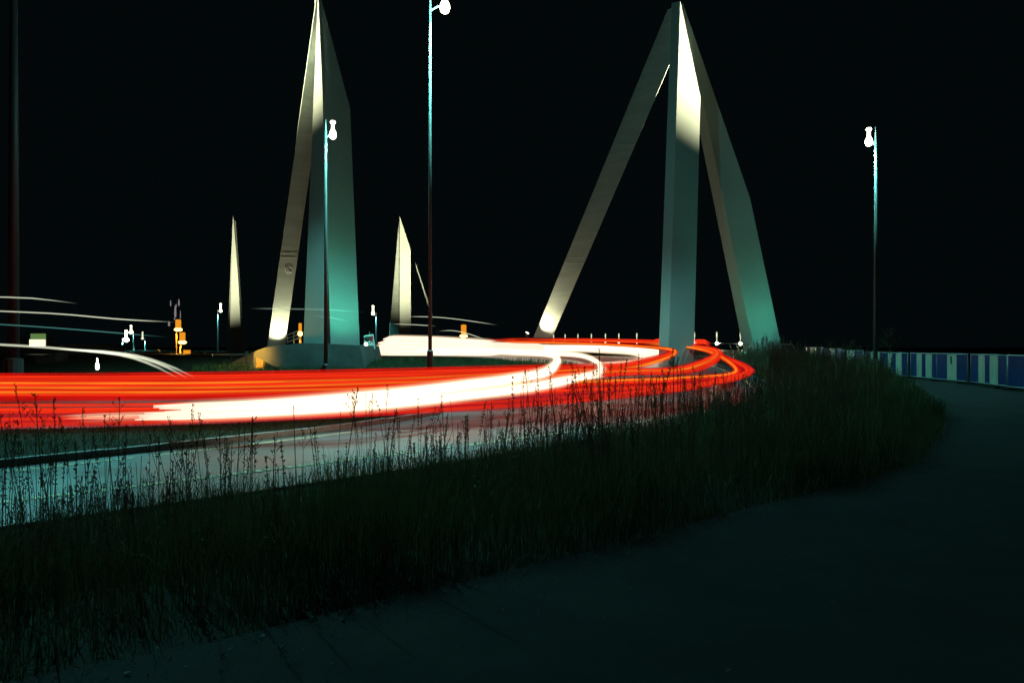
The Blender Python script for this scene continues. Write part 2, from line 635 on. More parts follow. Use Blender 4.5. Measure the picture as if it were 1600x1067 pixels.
def floodlight(loc, target, label, group, power, color, angle, blend=0.8, mat='flood', size=0.12, d=0.30, post=False):
    t = thing("floodlight", label, "floodlight", loc, 0, group)
    dv = (Vector(target) - Vector(loc)).normalized()
    q = dv.to_track_quat('Z', 'Y')
    h = MB().lathe((0, 0, 0), [(0.09, -0.12), (0.17, -0.05), (0.20, 0.06), (0.20, 0.10), (0.17, 0.10), (0.165, 0.075)], 12)
    h.v = [tuple(q @ Vector(p) + Vector((0, 0, d))) for p in h.v]
    h.build("housing", M['dark_metal'], t)
    l = MB().lathe((0, 0, 0), [(0.12, 0.078), (0.16, 0.079), (0.155, 0.095), (0.05, 0.098)], 12)
    l.v = [tuple(q @ Vector(p) + Vector((0, 0, d))) for p in l.v]
    l.build("lens", M[mat], t)
    if post:
        MB().tube([(0, 0.05, 0), (0, 0.05, d - 0.2)], 0.04, 8).build("post", M['dark_metal'], t)
        MB().box((0, 0.05, d - 0.2), (0.45, 0.06, 0.05)).build("yoke", M['dark_metal'], t)
    else:
        MB().box((0, 0, 0.02), (0.34, 0.22, 0.04)).tube([(-0.21, 0, 0.03), (-0.21, 0, d)], 0.02, 6).tube([(0.21, 0, 0.03), (0.21, 0, d)], 0.02, 6).build("bracket", M['dark_metal'], t)
    spot(t, Vector(loc) + Vector((0, 0, d)) + dv * 0.16, target, power, color, angle, blend, size)
    return t


FLOODC = (1.0, 0.90, 0.56)
GREENC = (0.10, 1.0, 0.62)


def gz(x, y):
    return float(ground_z(np.array([x]), np.array([y]))[0])


# right pylon
pr = thing("pylon", "tall three legged steel pylon right of centre, apex at the top edge of the photo", "pylon", (12.3, 57, 0.7), 0, "tripod bridge pylons")
pr.location = (0, 0, 0)
TL = 46
p1 = [(822, 570), (844, 570), (1050, 92), (1053, 11)]
p2 = [(1043, 594), (1083, 594), (1094.5, 152), (1063, 2)]
p3 = [(1184, 575), (1228, 575), (1172, 310), (1067, 6)]
q1, q2, q3 = leg_plane(p1, 72, 57.4, 50), leg_plane(p2, 50, 56.3, -20), leg_plane(p3, 52.0, 59.6, 30)
l1 = leg(pr, p1, q1, (-0.36, 0.5, 0), M['steel'], "left leg lit from its foot, crossed by plate joints")
l2_ = leg(pr, p2, q2, (-0.56, 0.38, 0), M['steel_plain'], "upright front leg with a bright cream tip")
l3 = leg(pr, p3, q3, (-0.42, 1.0, 0), M['steel_plain'], "right leg glowing green near its foot")
for pts in ([(887, 404), (912, 404), (913, 402.6), (888, 402.6)], [(884.5, 413), (909.5, 413), (910.2, 411.6), (885.2, 411.6)], [(963, 227), (991, 227), (991.5, 226), (963.5, 226)]):
    band(pr, pts, q1)
edge_lip(pr, (844, 570), (1050, 92), q1)
# left pylon
pL = thing("pylon", "tall three legged steel pylon left of centre, apex cut off by the top edge", "pylon", (0, 0, 0), 0, "tripod bridge pylons")
p1 = [(412, 582), (439, 582), (501, 150), (496, -12)]
p2 = [(472, 584), (505, 584), (507.5, 300), (504, 150), (497, -12)]
p3 = [(518, 584), (564, 584), (547, 170), (499, -11)]
r1, r2, r3 = leg_plane(p1, 62, 55.8, -47), leg_plane(p2, 48, 54.6, 22), leg_plane(p3, 52, 57.0, -46)
m1 = leg(pL, p1, r1, (-0.30, 0.8, 0), M['steel'], "left leg lit from its foot, with a small round emblem")
m2 = leg(pL, p2, r2, (0.10, 0.60, 0), M['steel_plain'], "upright front leg with a bright cream tip")
m3 = leg(pL, p3, r3, (-0.6, 1.0, 0), M['steel_plain'], "right leg glowing green above the abutment")
for pts in ([(438.6, 396), (463.5, 396), (463.7, 394.6), (438.8, 394.6)], [(437.6, 403.3), (462.5, 403.3), (462.7, 402), (437.8, 402)], [(464, 212), (492, 212), (492.2, 211), (464.2, 211)]):
    band(pL, pts, r1)
edge_lip(pL, (439, 582), (501, 150), r1)
# small round emblem on the left leg: a broken ring of short bars round a hook
em = MB()
fn = (r1[1] if r1[1].y < 0 else -r1[1]) * 0.035
pc = turned_poly([(450.5, 422)], r1)[0]
upv = (turned_poly([(450.5, 416)], r1)[0] - pc).normalized()
for k in range(11):
    a = 2 * math.pi * k / 11 + 0.3
    ru = Vector((-fn.y, fn.x, 0)).normalized()
    c = pc + fn + ru * math.cos(a) * 0.30 + upv * math.sin(a) * 0.27
    tdir = ru * -math.sin(a) + upv * math.cos(a)
    em.tube([c - tdir * 0.05, c + tdir * 0.05], 0.028, 5)
em.tube([pc + fn - ru * 0.07 + upv * 0.1, pc + fn - ru * 0.06 - upv * 0.1, pc + fn + ru * 0.09 - upv * 0.14], 0.022, 5)
em.build("emblem", M['sign_white'], pL)

# far pylons
pf = thing("pylon", "small distant pylon on the left, slim bright spike", "pylon", (0, 0, 0), 0, "tripod bridge pylons")
def far_leg(parent, pts, Db, Dt, turn, vec, mat):
    return leg(parent, pts, leg_plane(pts, Db, Dt, turn), vec, mat)


f2 = far_leg(pf, [(357.2, 582), (379.5, 582), (372.5, 440), (364.3, 336)], 118, 132, -15, (-0.5, 1.6, 0), M['steel_plain'])
far_leg(pf, [(353.2, 582), (357.5, 582), (363.8, 372), (364, 337)], 135, 134, 30, (-0.1, 0.8, 0), M['steel'])
far_leg(pf, [(382, 582), (388, 582), (377, 505), (366, 344)], 140, 135, 30, (0, 0.8, 0), M['steel'])
pg = thing("pylon", "small distant pylon behind the bright headlight glare", "pylon", (0, 0, 0), 0, "tripod bridge pylons")
g2 = far_leg(pg, [(624.8, 570), (642.2, 570), (641.6, 390), (624.6, 338)], 122, 132, -15, (-0.35, 1.6, 0), M['steel_plain'])
far_leg(pg, [(604.5, 570), (623, 570), (623.3, 372), (623, 352)], 138, 134, 40, (-0.2, 0.8, 0), M['steel'])
far_leg(pg, [(697, 570), (702, 570), (645, 402), (628, 345)], 142, 135, 30, (0, 0.8, 0), M['steel'])


FG = "floodlights at the feet of the pylons"
# left legs: strong light up from the foot
for poly, lab, pw_ in ((l1, "floodlight at the foot of the right pylon's leaning left leg", 4200), (m1, "floodlight at the foot of the left pylon's leaning left leg", 4200)):
    pl_q, foot = ((q1, (839, 552)), (r1, (430, 549)))[poly is m1]
    c = turned_poly([foot], pl_q)[0]
    nn = pl_q[1] if pl_q[1].y < 0 else -pl_q[1]
    d = ((poly[2] + poly[3]) / 2 - (poly[0] + poly[1]) / 2).normalized()
    z0 = c + nn * 1.25
    floodlight((z0.x, z0.y, gz(z0.x, z0.y) + 0.02), tuple(c + d * (5.5 if poly is l1 else 4.0)), lab, FG, pw_, FLOODC, 95, 1.0, d=2.0 if poly is l1 else 0.30, post=poly is l1)
# front legs: a narrow beam onto the tip
floodlight((38.0, 42.0, gz(38.0, 42.0)), tuple(P(1070, -60, 56)), "floodlight beyond the barriers aimed at the tip of the right pylon", FG, 1400000, FLOODC, 35, 1.0, size=0.2)
floodlight((-36.0, 43.0, gz(-36.0, 43.0)), tuple(P(497, -80, 54.5)), "floodlight beyond the far carriageway aimed at the tip of the left pylon", FG, 1400000, FLOODC, 35, 1.0, size=0.2)
# right legs: green wash near the foot
for poly, lab, pw_, off in ((l3, "green floodlight at the foot of the right pylon's right leg", 3300, (-2.0, -2.2)), (m3, "green floodlight at the foot of the left pylon's right leg", 1500, (1.9, -2.6))):
    c = (poly[0] + poly[1]) / 2
    d = ((poly[2] + poly[3]) / 2 - c).normalized()
    x, y = c.x + off[0], c.y + off[1]
    floodlight((x, y, 1.80 if poly is m3 else gz(x, y) + 0.02), tuple(c + d * 7), lab, FG, pw_, GREENC, 100, 1.0, mat='flood_green')
# far pylons
floodlight((f2[0].x + 2, 90, gz(0, 90)), tuple(f2[0].lerp(f2[3], 0.95)), "floodlight in front of the small distant left pylon", FG, 520000, FLOODC, 44, 1.0, size=0.2)
floodlight((g2[0].x + 2, 90, gz(0, 90)), tuple(g2[0].lerp(g2[3], 0.95)), "floodlight in front of the distant pylon behind the glare", FG, 620000, FLOODC, 44, 1.0, size=0.2)

# abutment of the left pylon
ab = [P(px, py, 45.5) for px, py in ((386, 586), (398, 549), (414, 543), (436, 539.5), (470, 536), (505, 537), (562, 540), (572, 586))]
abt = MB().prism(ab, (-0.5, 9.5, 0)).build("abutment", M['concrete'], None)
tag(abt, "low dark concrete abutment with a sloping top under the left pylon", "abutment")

# parapet wall and railing of the bridge on the right
railP = [(865, 533, 118), (1198, 537.5, 62)]


def rail_at(px):
    a, b = P(*railP[0]), P(*railP[1])
    # the railing is straight in plan: intersect with the sight line of column px
    k = (px - 800) / F
    t = (k * a.y - a.x) / ((b.x - a.x) - k * (b.y - a.y))
    return a + (b - a) * t


wa, wb = rail_at(1045), rail_at(1262)
wall = thing("parapet_wall", "pale concrete parapet wall at the foot of the right pylon", "wall")
for i in range(6):
    p = wa + (wb - wa) * (i / 6)
    q = wa + (wb - wa) * ((i + 1) / 6)
    d = (q - p).normalized() * 0.012
    p, q = p + d, q - d
    top = lambda v: v.z - 0.55
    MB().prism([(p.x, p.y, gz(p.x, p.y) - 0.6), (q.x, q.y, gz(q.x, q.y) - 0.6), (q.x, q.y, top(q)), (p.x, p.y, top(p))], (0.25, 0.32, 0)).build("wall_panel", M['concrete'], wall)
rail = thing("bridge_railing", "thin steel handrail along the bridge edge with slanted posts", "railing")
ra, rb = rail_at(840), rail_at(1238)
MB().tube([ra, rb], 0.035, 6).build("handrail", M['galv'], rail)
re_ = rail_at(1245)
MB().tube([rb, Vector((re_.x, re_.y, rb.z - 0.62))], 0.035, 6).build("end_post", M['galv'], rail)
for px in (1103, 1139, 1150, 1174, 1180, 1216, 1226):
    p = rail_at(px)
    q = rail_at(px + 5)
    MB().tube([p, Vector((q.x, q.y, q.z - 0.6))], 0.022, 6).build("post", M['galv'], rail)
for px in (870, 892, 914, 935, 956, 982, 1010, 1040, 1070):
    p = rail_at(px)
    MB().tube([p, Vector((p.x, p.y, gz(p.x, p.y)))], 0.02, 5).build("post", M['galv'], rail)
# lamps on the rail
names = ["far left end of the bridge handrail", "second from the far end", "third from the far end", "fourth from the far end", "fifth from the far end", "sixth from the far end",
         "two left of the pylon leg", "just left of the pylon leg", "just right of the pylon's front leg", "by the red loop",
         "over the left part of the parapet wall", "over the middle of the parapet wall", "in front of the right pylon's green leg"]
for i, px in enumerate((865, 883, 903, 924, 946, 967, 995, 1022, 1053, 1085, 1120, 1157, 1198)):
    p = rail_at(px)
    t = thing("rail_lamp", "small round post lamp on the bridge handrail, " + names[i], "lamp", tuple(p), 0, "lamps along the bridge handrail")
    r = 0.16 if px > 950 else 0.13
    MB().lathe((0, 0, 0), [(0.03, -r), (r * 0.8, -r * 0.6), (r, 0), (r * 0.8, r * 0.6), (0.03, r)], 10).build("globe", M['rail_lamp'], t)
    if px not in (1022, 1053):
        MB().lathe((0, 0, 0), [(0.035, r), (0.035, 0.55), (0.06, 0.60), (0.07, 0.75), (0.05, 1.0), (0.01, 1.05)], 8).build("stem", M['lamp_smear'], t)  # added glowing spike, imitates the light smear above the globe
    if px in (1120, 1157, 1198):
        l = bpy.data.lights.new("lamp_light", 'POINT')
        l.energy = 170
        l.color = (1.0, 0.95, 0.66)
        l.shadow_soft_size = 0.15
        lo = bpy.data.objects.new("lamp_light", l)
        COL.objects.link(lo)
        lo.parent = t
        lo.location = (-0.15, -0.3, -0.05)

# ------------------------------------------------------------------ street lamps
LAMPC = (0.20, 0.88, 0.84)


def street_lamp(px, pole_top_y, D, head_dx, label, power, z_base=None, r0=0.085, head=True, mast_r=None, base_h=1.5, angle=150, pmat='pole', aim=None, k=1.0, around=0):
    b = P(px, HZ, D)
    zb = gz(b.x, b.y) if z_base is None else z_base
    top = P(px, pole_top_y, D).z
    t = thing("street_lamp", label, "street lamp", (b.x, b.y, zb), 0, "street lamps along the road")
    h = top - zb
    rb = mast_r or r0
    MB().tube([(0, 0, base_h), (0, 0, h)], rb, 12, rb * 0.55).build("pole", M[pmat], t, True)
    MB().lathe((0, 0, 0), [(rb * 2.2, 0), (rb * 2.2, 0.04), (rb * 1.6, 0.05), (rb * 1.6, base_h), (rb * 1.0, base_h + 0.06)], 12).build("base_sleeve", M['dark_metal'], t)
    s = 1 if head_dx > 0 else -1
    L = abs(head_dx)
    MB().tube([(0, 0, h - 0.45), (s * L * 0.55, 0, h - 0.22), (s * L, 0, h - 0.12)], 0.04, 8).build("arm", M['galv'], t)
    MB().tube([(0, 0, h - 0.02), (0, 0, h + 0.6)], 0.03, 8, 0.008).build("finial", M['galv'], t)
    hz = h - 0.15
    hd = MB().lathe((s * L, 0, hz), [(r * k, z * k) for r, z in [(0.08, 0.50), (0.13, 0.52), (0.15, 0.58), (0.11, 0.65), (0.02, 0.67)]], 12).build("smear_cap", M['lamp'], t)  # glowing top, with the neck under it, imitates an upward light smear
    MB().lathe((s * L, 0, hz), [(r * k, z * k) for r, z in [(0.04, -0.33), (0.15, -0.26), (0.20, -0.10), (0.165, 0.06), (0.09, 0.20), (0.075, 0.49)]], 14).build("lantern", M['lamp'], t, True)
    if around:                     # what the clear lantern sends out sideways and up
        l = bpy.data.lights.new("lamp_light", 'POINT')
        l.energy = around
        l.color = LAMPC
        l.shadow_soft_size = 0.3
        lo = bpy.data.objects.new("lamp_light", l)
        COL.objects.link(lo)
        lo.parent = t
        lo.location = (s * (L + 0.15), -0.55, hz)
    spot(t, (b.x + s * L, b.y, zb + hz - 0.42), aim or (b.x + s * L, b.y - 0.01, zb), power, LAMPC, angle, 0.5, 0.2)
    return t


street_lamp(672, 4, 39.0, 0.75, "tall lamp post in the middle with its blazing head at the top edge", 30000, r0=0.10, base_h=1.75, k=1.35, angle=126, around=2300)
street_lamp(509, 204, 41, 0.38, "lamp post beside the left pylon's front leg", 1300, r0=0.11, base_h=0.9, around=500)
street_lamp(1368, 215, 41, -0.36, "lone lamp post on the right behind the striped barriers", 2600, r0=0.105, base_h=0.9, around=500)
street_lamp(21, -190, 38.5, 1.6, "thick dark lamp mast at the left edge, its head above the frame", 27000, r0=0.27, base_h=1.4, angle=60, pmat='dark_metal', aim=(-4.0, 20.0, -0.6))
for px, py, D, lab in ((340, 484, 150, "tiny distant lamp post left of the small left pylon"), (588, 488, 140, "tiny distant lamp post left of the small right pylon"),
                       (209, 517, 170, "tiny distant lamp post with a cool white head at left"), (191, 528, 120, "tiny distant lamp post over the grey cabinet"),
                       (227, 527, 170, "tiny dim distant lamp post left of the amber lamps")):
    b = P(px, HZ, D)
    zb = gz(b.x, b.y)
    h = P(px, py, D).z - zb
    t = thing("street_lamp", lab, "street lamp", (b.x, b.y, zb), 0, "distant street lamps")
    MB().tube([(0, 0, 0), (0, 0, h)], 0.16, 8, 0.09).build("pole", M['galv'], t)
    s = 1 if px in (340, 191) else -1
    MB().tube([(0, 0, h - 0.5), (s * 0.55, 0, h + 0.0)], 0.07, 6).build("arm", M['galv'], t)
    k = 0.45 if px in (209, 191) else 0.3
    MB().lathe((s * 0.6, 0, h - 0.2), [(0.1, -k), (k, -k * 0.5), (k, 0), (0.16, k * 0.8), (0.14, 1.2), (0.22, 1.35), (0.05, 1.45)], 10).build("lantern", M['lamp'] if px != 227 else M['lamp_smear'], t)  # narrow glowing top is added in the shape of a light smear
    spot(t, (b.x + s * 0.6, b.y - 0.3, zb + h - 0.8), (b.x, b.y - 0.3, zb), 2500, LAMPC, 150, 0.6, 0.2)


# ------------------------------------------------------------------ light trails
def strand(parent, pts3, rw_, rh_, mat, fade_in=0.0, fade_out=0.0, gain=1.0, jitter=0.0, seed=0, name="streak"):
    c = resample(spline(pts3, 12), 0.45)
    n = len(c)
    t = np.gradient(c, axis=0)
    t /= np.linalg.norm(t, axis=1)[:, None]
    a = np.stack([-t[:, 1], t[:, 0], np.zeros(n)], 1)
    a /= np.linalg.norm(a, axis=1)[:, None]
    K = 6
    s = np.linspace(0, 1, n)
    fade = np.ones(n) * gain
    if fade_in:
        fade *= np.clip(s / fade_in, 0, 1)
    if fade_out:
        fade *= np.clip((1 - s) / fade_out, 0, 1)
    fl = np.array([0.85 + 0.3 * mnoise.noise(Vector((i * 0.16, seed * 7.3, 1.7))) for i in range(n)])
    fade *= fl
    wob = np.array([mnoise.noise(Vector((i * 0.05, seed * 3.1, 9.2))) for i in range(n)]) * jitter
    end = np.minimum(1, np.minimum(s, 1 - s) * n / 3 + 0.25)
    v = np.zeros((n, K, 3))
    for k in range(K):
        an = 2 * math.pi * k / K
        v[:, k, :] = c + a * (rw_ * math.cos(an) * end)[:, None]
        v[:, k, 2] += rh_ * math.sin(an) * end + wob
    f = []
    for i in range(n - 1):
        for k in range(K):
            k2 = (k + 1) % K
            f.append((i * K + k, i * K + k2, (i + 1) * K + k2, (i + 1) * K + k))
    o = mesh_obj(name, v.reshape(-1, 3), f, mat, parent, True)
    at = o.data.attributes.new("fade", 'FLOAT', 'POINT')
    at.data.foreach_set("value", np.repeat(fade, K))
    return o


def lerp_path(A, B, t, kd=1.0):
    """a path between two boundary paths, each a list of (px, py, D)"""
    a = resample_param(A)
    b = resample_param(B)
    q = a * (1 - t) + b * t
    return [tuple(P(p[0], p[1], p[2] * kd)) for p in q]


def resample_param(A, n=16):
    c = spline(A, 10)
    s = np.concatenate([[0], np.cumsum(np.hypot(np.diff(c[:, 0]), np.diff(c[:, 1]) * 2))])
    q = np.linspace(0, s[-1], n)
    return np.stack([np.interp(q, s, c[:, k]) for k in range(3)], 1)


TG = "light trails of passing traffic"


def trail(label, group=TG):
    return thing("light_trail", label, "light trail", (0, 0, 0), 0, group)


I_top = [(-90, 585, 37), (300, 583, 37), (600, 577, 38), (800, 572, 39), (930, 569, 41), (1020, 561, 43), (1050, 553, 46), (1030, 543, 51), (960, 538, 58), (850, 534, 66), (760, 532, 74)]
I_bot = [(-90, 600, 31), (300, 600, 31), (600, 594, 32), (800, 585, 34), (930, 578, 36), (1010, 572, 38.5), (1062, 559, 42), (1052, 547, 47), (1000, 541, 53), (880, 536, 61), (760, 534, 72)]
B_top = [(-90, 600, 31), (300, 600, 31), (600, 594, 31.5), (800, 586, 33), (950, 578, 35.5), (1060, 573, 37), (1118, 565, 40), (1130, 556, 43.5), (1105, 546, 49), (1060, 539, 55), (960, 534, 63), (800, 531, 74)]
B_bot = [(-90, 612, 28), (300, 613, 28), (600, 605, 28.5), (800, 595, 30.5), (950, 586, 33), (1080, 579, 35.5), (1135, 569, 38.5), (1147, 558, 42.5), (1115, 545, 48.5), (1060, 537, 55), (960, 532, 63), (800, 529.5, 74)]
C_top = [(-90, 612, 28), (300, 612, 28), (600, 606, 28.3), (800, 600, 29), (950, 594, 30.2), (1080, 589, 32), (1140, 582, 35), (1152, 572, 38.5), (1135, 558, 43.5), (1090, 545, 50), (1000, 536, 60)]
C_bot = [(-90, 624, 25.5), (300, 622, 25.5), (600, 615, 26), (800, 609, 27), (950, 603, 28.3), (1080, 596, 30), (1145, 588, 33.5), (1160, 575, 38), (1146, 560, 43), (1100, 546, 49.5), (1010, 537, 59)]
D_top = [(-90, 640, 21), (300, 637, 21.3), (600, 625, 23.8), (800, 613, 26), (950, 607, 27.3), (1080, 600, 29.3), (1150, 590, 32.5), (1166, 577, 37), (1150, 562, 42.5), (1100, 548, 49)]
D_bot = [(-90, 668, 18.4), (300, 659, 19.2), (500, 651, 20), (660, 643, 21), (800, 635, 22.5), (900, 628, 23.8), (1000, 616, 26), (1080, 606, 28.4), (1150, 594, 32), (1175, 578, 36.8), (1158, 562, 43), (1110, 549, 49.5)]

RED_SETS = [
    ("uppermost red light trail, turning at the innermost ring of the bend", I_top, I_bot, 6, {1: 't_red', 5: 't_orange'}),
    ("red light trail with two orange streaks, turning at the middle ring", B_top, B_bot, 5, {0: 't_red', 2: 't_orange', 4: 't_red'}),
    ("red light trail with a low orange streak, turning at the third ring", C_top, C_bot, 5, {0: 't_orange', 2: 't_red'}),
    ("lowest broad crimson light trail, turning at the outermost ring", D_top, D_bot, 9, {1: 't_red', 5: 't_red'}),
]
for si, (lab, A, B, n, hot) in enumerate(RED_SETS):
    t = trail(lab)
    for k in range(n):
        u = (k + 0.5) / n
        path = lerp_path(A, B, u)
        wm = 't_pink' if si == 3 else 't_wash'
        strand(t, path, 0.16, 0.115 if si < 3 else 0.085, M[wm], 0, 0.10, random.uniform(0.75, 1.25), 0.01, si * 20 + k)
        m = hot.get(k, 't_red' if random.random() < 0.45 else None)
        if m:
            strand(t, lerp_path(A, B, min(1, max(0, u + random.uniform(-0.03, 0.03))), 0.97), 0.06, 0.062 if m == 't_orange' else 0.045, M[m], 0, 0.08,
                   random.uniform(0.8, 1.2), 0.006, si * 20 + k + 9)
t = trail("single red streak with a thin orange core between the upper and lower red bands")
for yy in (632, 641):
    strand(t, [tuple(P(*p)) for p in [(-90, yy + 1, 22.3), (200, yy, 22.5), (420, yy - 6, 23), (640, yy - 19, 25)]], 0.05, 0.045, M['t_red'], 0, 0.5, 1.0, 0.01, yy)
# red far side of the bend, seen over the white
t = trail("thin far red streak running above the white band towards the left")
strand(t, [tuple(P(*p)) for p in [(735, 531, 78), (850, 531, 72), (960, 532, 66), (1020, 534, 60)]], 0.1, 0.07, M['t_red'], 0.2, 0.1, 1.2, 0, 3)
strand(t, [tuple(P(*p)) for p in [(780, 529, 80), (860, 529.5, 74), (960, 530.5, 68), (1045, 533, 62)]], 0.1, 0.07, M['t_red'], 0.2, 0.1, 1.2, 0, 4)
t = trail("small red loop above the rail lamps by the pylon's front leg")
for dy in (0, 2.2):
    strand(t, [tuple(P(*p)) for p in [(1008, 537 + dy, 60), (1028, 530 + dy, 60), (1044, 531 + dy, 58.5), (1052, 535 + dy, 57)]], 0.06, 0.05, M['t_red'], 0.2, 0.2, 1.6, 0, 5)
t = trail("small red loop right of the pylon's front leg above the rings")
for dy in (0, 2.5, 5):
    strand(t, [tuple(P(*p)) for p in [(1062, 543 + dy, 52), (1082, 533 + dy, 53), (1098, 531 + dy, 53), (1112, 537 + dy, 52)]], 0.06, 0.05, M['t_red'], 0.2, 0.2, 1.5, 0, 6 + dy)

# headlights
W_up0 = [(235, 633, 17.55), (400, 627, 18), (600, 611, 19.78), (700, 599, 22.79), (800, 586, 25.6), (860, 572, 32.68), (882, 563, 44), (868, 553, 50), (820, 548, 56), (740, 545, 64), (612, 547, 72)]
W_up1 = [(235, 645, 17.55), (400, 640, 18), (600, 624, 19.78), (700, 611, 22.79), (800, 598, 25.6), (860, 583, 32.68), (886, 570, 37.84), (872, 560, 50), (820, 555, 56), (740, 553, 64), (606, 556, 72)]
W_lo0 = [(190, 645, 16.92), (400, 641, 17.64), (600, 626, 18.92), (700, 615, 21.5), (800, 603, 22.8), (870, 592, 26.4), (930, 577, 33.54), (948, 566, 44), (930, 556, 50), (860, 549, 57), (740, 546, 65), (601, 549, 74)]
W_lo1 = [(205, 658, 16.92), (400, 649, 17.64), (600, 637, 18.92), (700, 626, 21.5), (800, 615, 22.8), (870, 603, 26.4), (930, 588, 33.54), (957, 573, 37.84), (935, 562, 50), (860, 555, 57), (740, 552, 65), (607, 555, 74)]
for lab, A, B, n, sd in (("upper white headlight trail sweeping from the left and hooking back at the bend", W_up0, W_up1, 5, 31), ("lower white headlight trail sweeping along the road and hooking back further right", W_lo0, W_lo1, 4, 47)):
    t = trail(lab)
    for k in range(n):
        path = lerp_path(A, B, (k + 0.4) / n)
        r0_ = random.uniform(0.0, 0.85)
        path[0] = tuple(Vector(path[0]).lerp(Vector(path[1]), r0_))
        strand(t, path, 0.07, 0.05, M['h_core'], 0.02, 0, random.uniform(0.8, 1.15), 0.006, sd + k)
        strand(t, path, 0.15, 0.10, M['h_soft'], 0.05, 0, 1.0, 0.006, sd + k)
        strand(t, path, 0.22, 0.155, M['h_soft'], 0.08, 0, 0.45, 0.006, sd + k)
t = trail("short faint white headlight trail that starts further left on the red")
for k, yy in enumerate((646, 650, 656)):
    strand(t, [tuple(P(*p)) for p in [(88 + 8 * k, yy + 4, 18.6), (200, yy + 1, 18.8), (320, yy - 3, 19.1)]], 0.05, 0.05, M['h_soft'], 0.1, 0.15, 1.1 if k < 2 else 0.5, 0.005, 60 + k)
# far return band
F0 = [(958, 573, 46), (1015, 566, 49), (1050, 556, 52), (1046, 548, 55), (1000, 543, 60), (900, 541, 66), (760, 541, 74), (600, 545, 84)]
F1 = [(905, 572, 47), (960, 569, 50), (1005, 563, 53), (1010, 556, 56), (960, 550, 61), (880, 547, 67), (760, 549, 75), (598, 555, 85)]
t = trail("broad white headlight band on the far side of the bend, ending in the big glare")
for k in range(9):
    path = lerp_path(F0, F1, k / 8)
    strand(t, path, 0.14, 0.10, M['h_core'], 0.03, 0, random.uniform(0.9, 1.2), 0.01, 80 + k)
    strand(t, path, 0.3, 0.20, M['h_soft'], 0.03, 0, 1.0, 0.01, 90 + k)
t = trail("big white headlight glare left of the bend in front of the distant pylon")
for k in range(7):
    y0 = 530 + k * 6.0
    strand(t, [tuple(P(*p)) for p in [(576 + 5 * abs(k - 3) ** 1.4 + (k * 37 % 5), y0, 74 - k), (625, y0 - 1.5, 73 - k), (690, y0 + 0.5, 72 - k), (780, 543 + (k - 3) * 2.2, 70 - k), (850, 546 + (k - 3) * 2.0, 68 - k)]], 0.30, 0.26, M['h_core'], 0.03, 0.2, 1.1, 0.0, 110 + k)
    strand(t, [tuple(P(*p)) for p in [(573 + 6 * abs(k - 3) ** 1.4 + (k * 23 % 6), y0, 74 - k), (625, y0 - 2.5, 73 - k), (690, y0 - 0.5, 72 - k), (780, 541 + (k - 3) * 2.2, 70 - k)]], 0.4, 0.32, M['h_soft'], 0.03, 0.2, 1.0, 0.0, 120 + k)
# streaks of tall vehicles
for lab, strands in (
    ("thin pale light streak highest of those at the left edge", [[(-60, 463, 17), (30, 465, 17), (70, 468, 17.5), (122, 474.5, 18)]]),
    ("long pale light streak second from the top at the left edge", [[(-60, 484, 17), (20, 487, 17), (100, 491, 17.5), (190, 499, 18.5), (275, 503.5, 20)]]),
    ("long teal light streak third from the top at the left edge", [[(-60, 504, 17), (20, 508, 17), (120, 515, 18), (264, 527, 20)]]),
    ("pale light streak that arches down into the red band", [[(-60, 536, 17), (30, 540, 17), (110, 546, 18), (190, 555, 19), (240, 571, 20), (280, 592, 21)],
                                                            [(80, 545, 17.6), (150, 549, 18), (210, 557, 19), (255, 571, 20), (295, 592, 21)],
                                                            [(90, 545, 17.6), (160, 549, 18), (220, 557, 19), (268, 573, 20), (307, 591, 21)]]),
    ("thin pale light streak above the big glare, upper one", [[(633, 494.5, 70), (680, 495.5, 70), (720, 499.5, 69), (778, 508, 68)]]),
    ("thin pale light streak above the big glare, lower one", [[(612, 506, 72), (650, 507.5, 72), (682, 509.5, 72)]]),
    ("thin pale light streak sinking into the white band", [[(684, 517.5, 71), (706, 516.5, 71), (730, 521, 70), (762, 532, 69)]]),
    ("faint pale light streak crossing the left pylon, short and falling", [[(484, 493.5, 44), (512, 495.5, 44), (530, 499, 44), (546, 503.5, 44)]]),
    ("faint level light streak crossing the left pylon above the short one", [[(390, 482, 44), (470, 483, 44), (520, 484.5, 44), (570, 488, 44)]]),
):
    t = trail(lab, "pale streaks of taller vehicles")
    for k, s in enumerate(strands):
        big = s[0][2] < 30
        mat = M['h_teal'] if 'teal' in lab else (M['h_faint'] if ('faint' in lab) else M['h_thin'])
        rr = 0.016 if big else 0.035
        if 'arches' in lab:
            rr = 0.03
        strand(t, [tuple(P(*p)) for p in s], rr, rr, mat, 0.0 if s[0][0] < 0 else 0.15, 0.25, 1.0, 0.01, 150 + k)

# ------------------------------------------------------------------ small things far left
def box_thing(name, label, cat, px0, px1, py0, D, depth, mat):
    a, b = P(px0, py0, D), P(px1, py0, D)
    x = (a.x + b.x) / 2
    z0 = gz(x, D)
    t = thing(name, label, cat, (x, D, z0))
    MB().box((0, depth / 2, (a.z - z0) / 2), (b.x - a.x, depth, a.z - z0)).build("body", mat, t)
    return t, b.x - a.x, a.z - z0


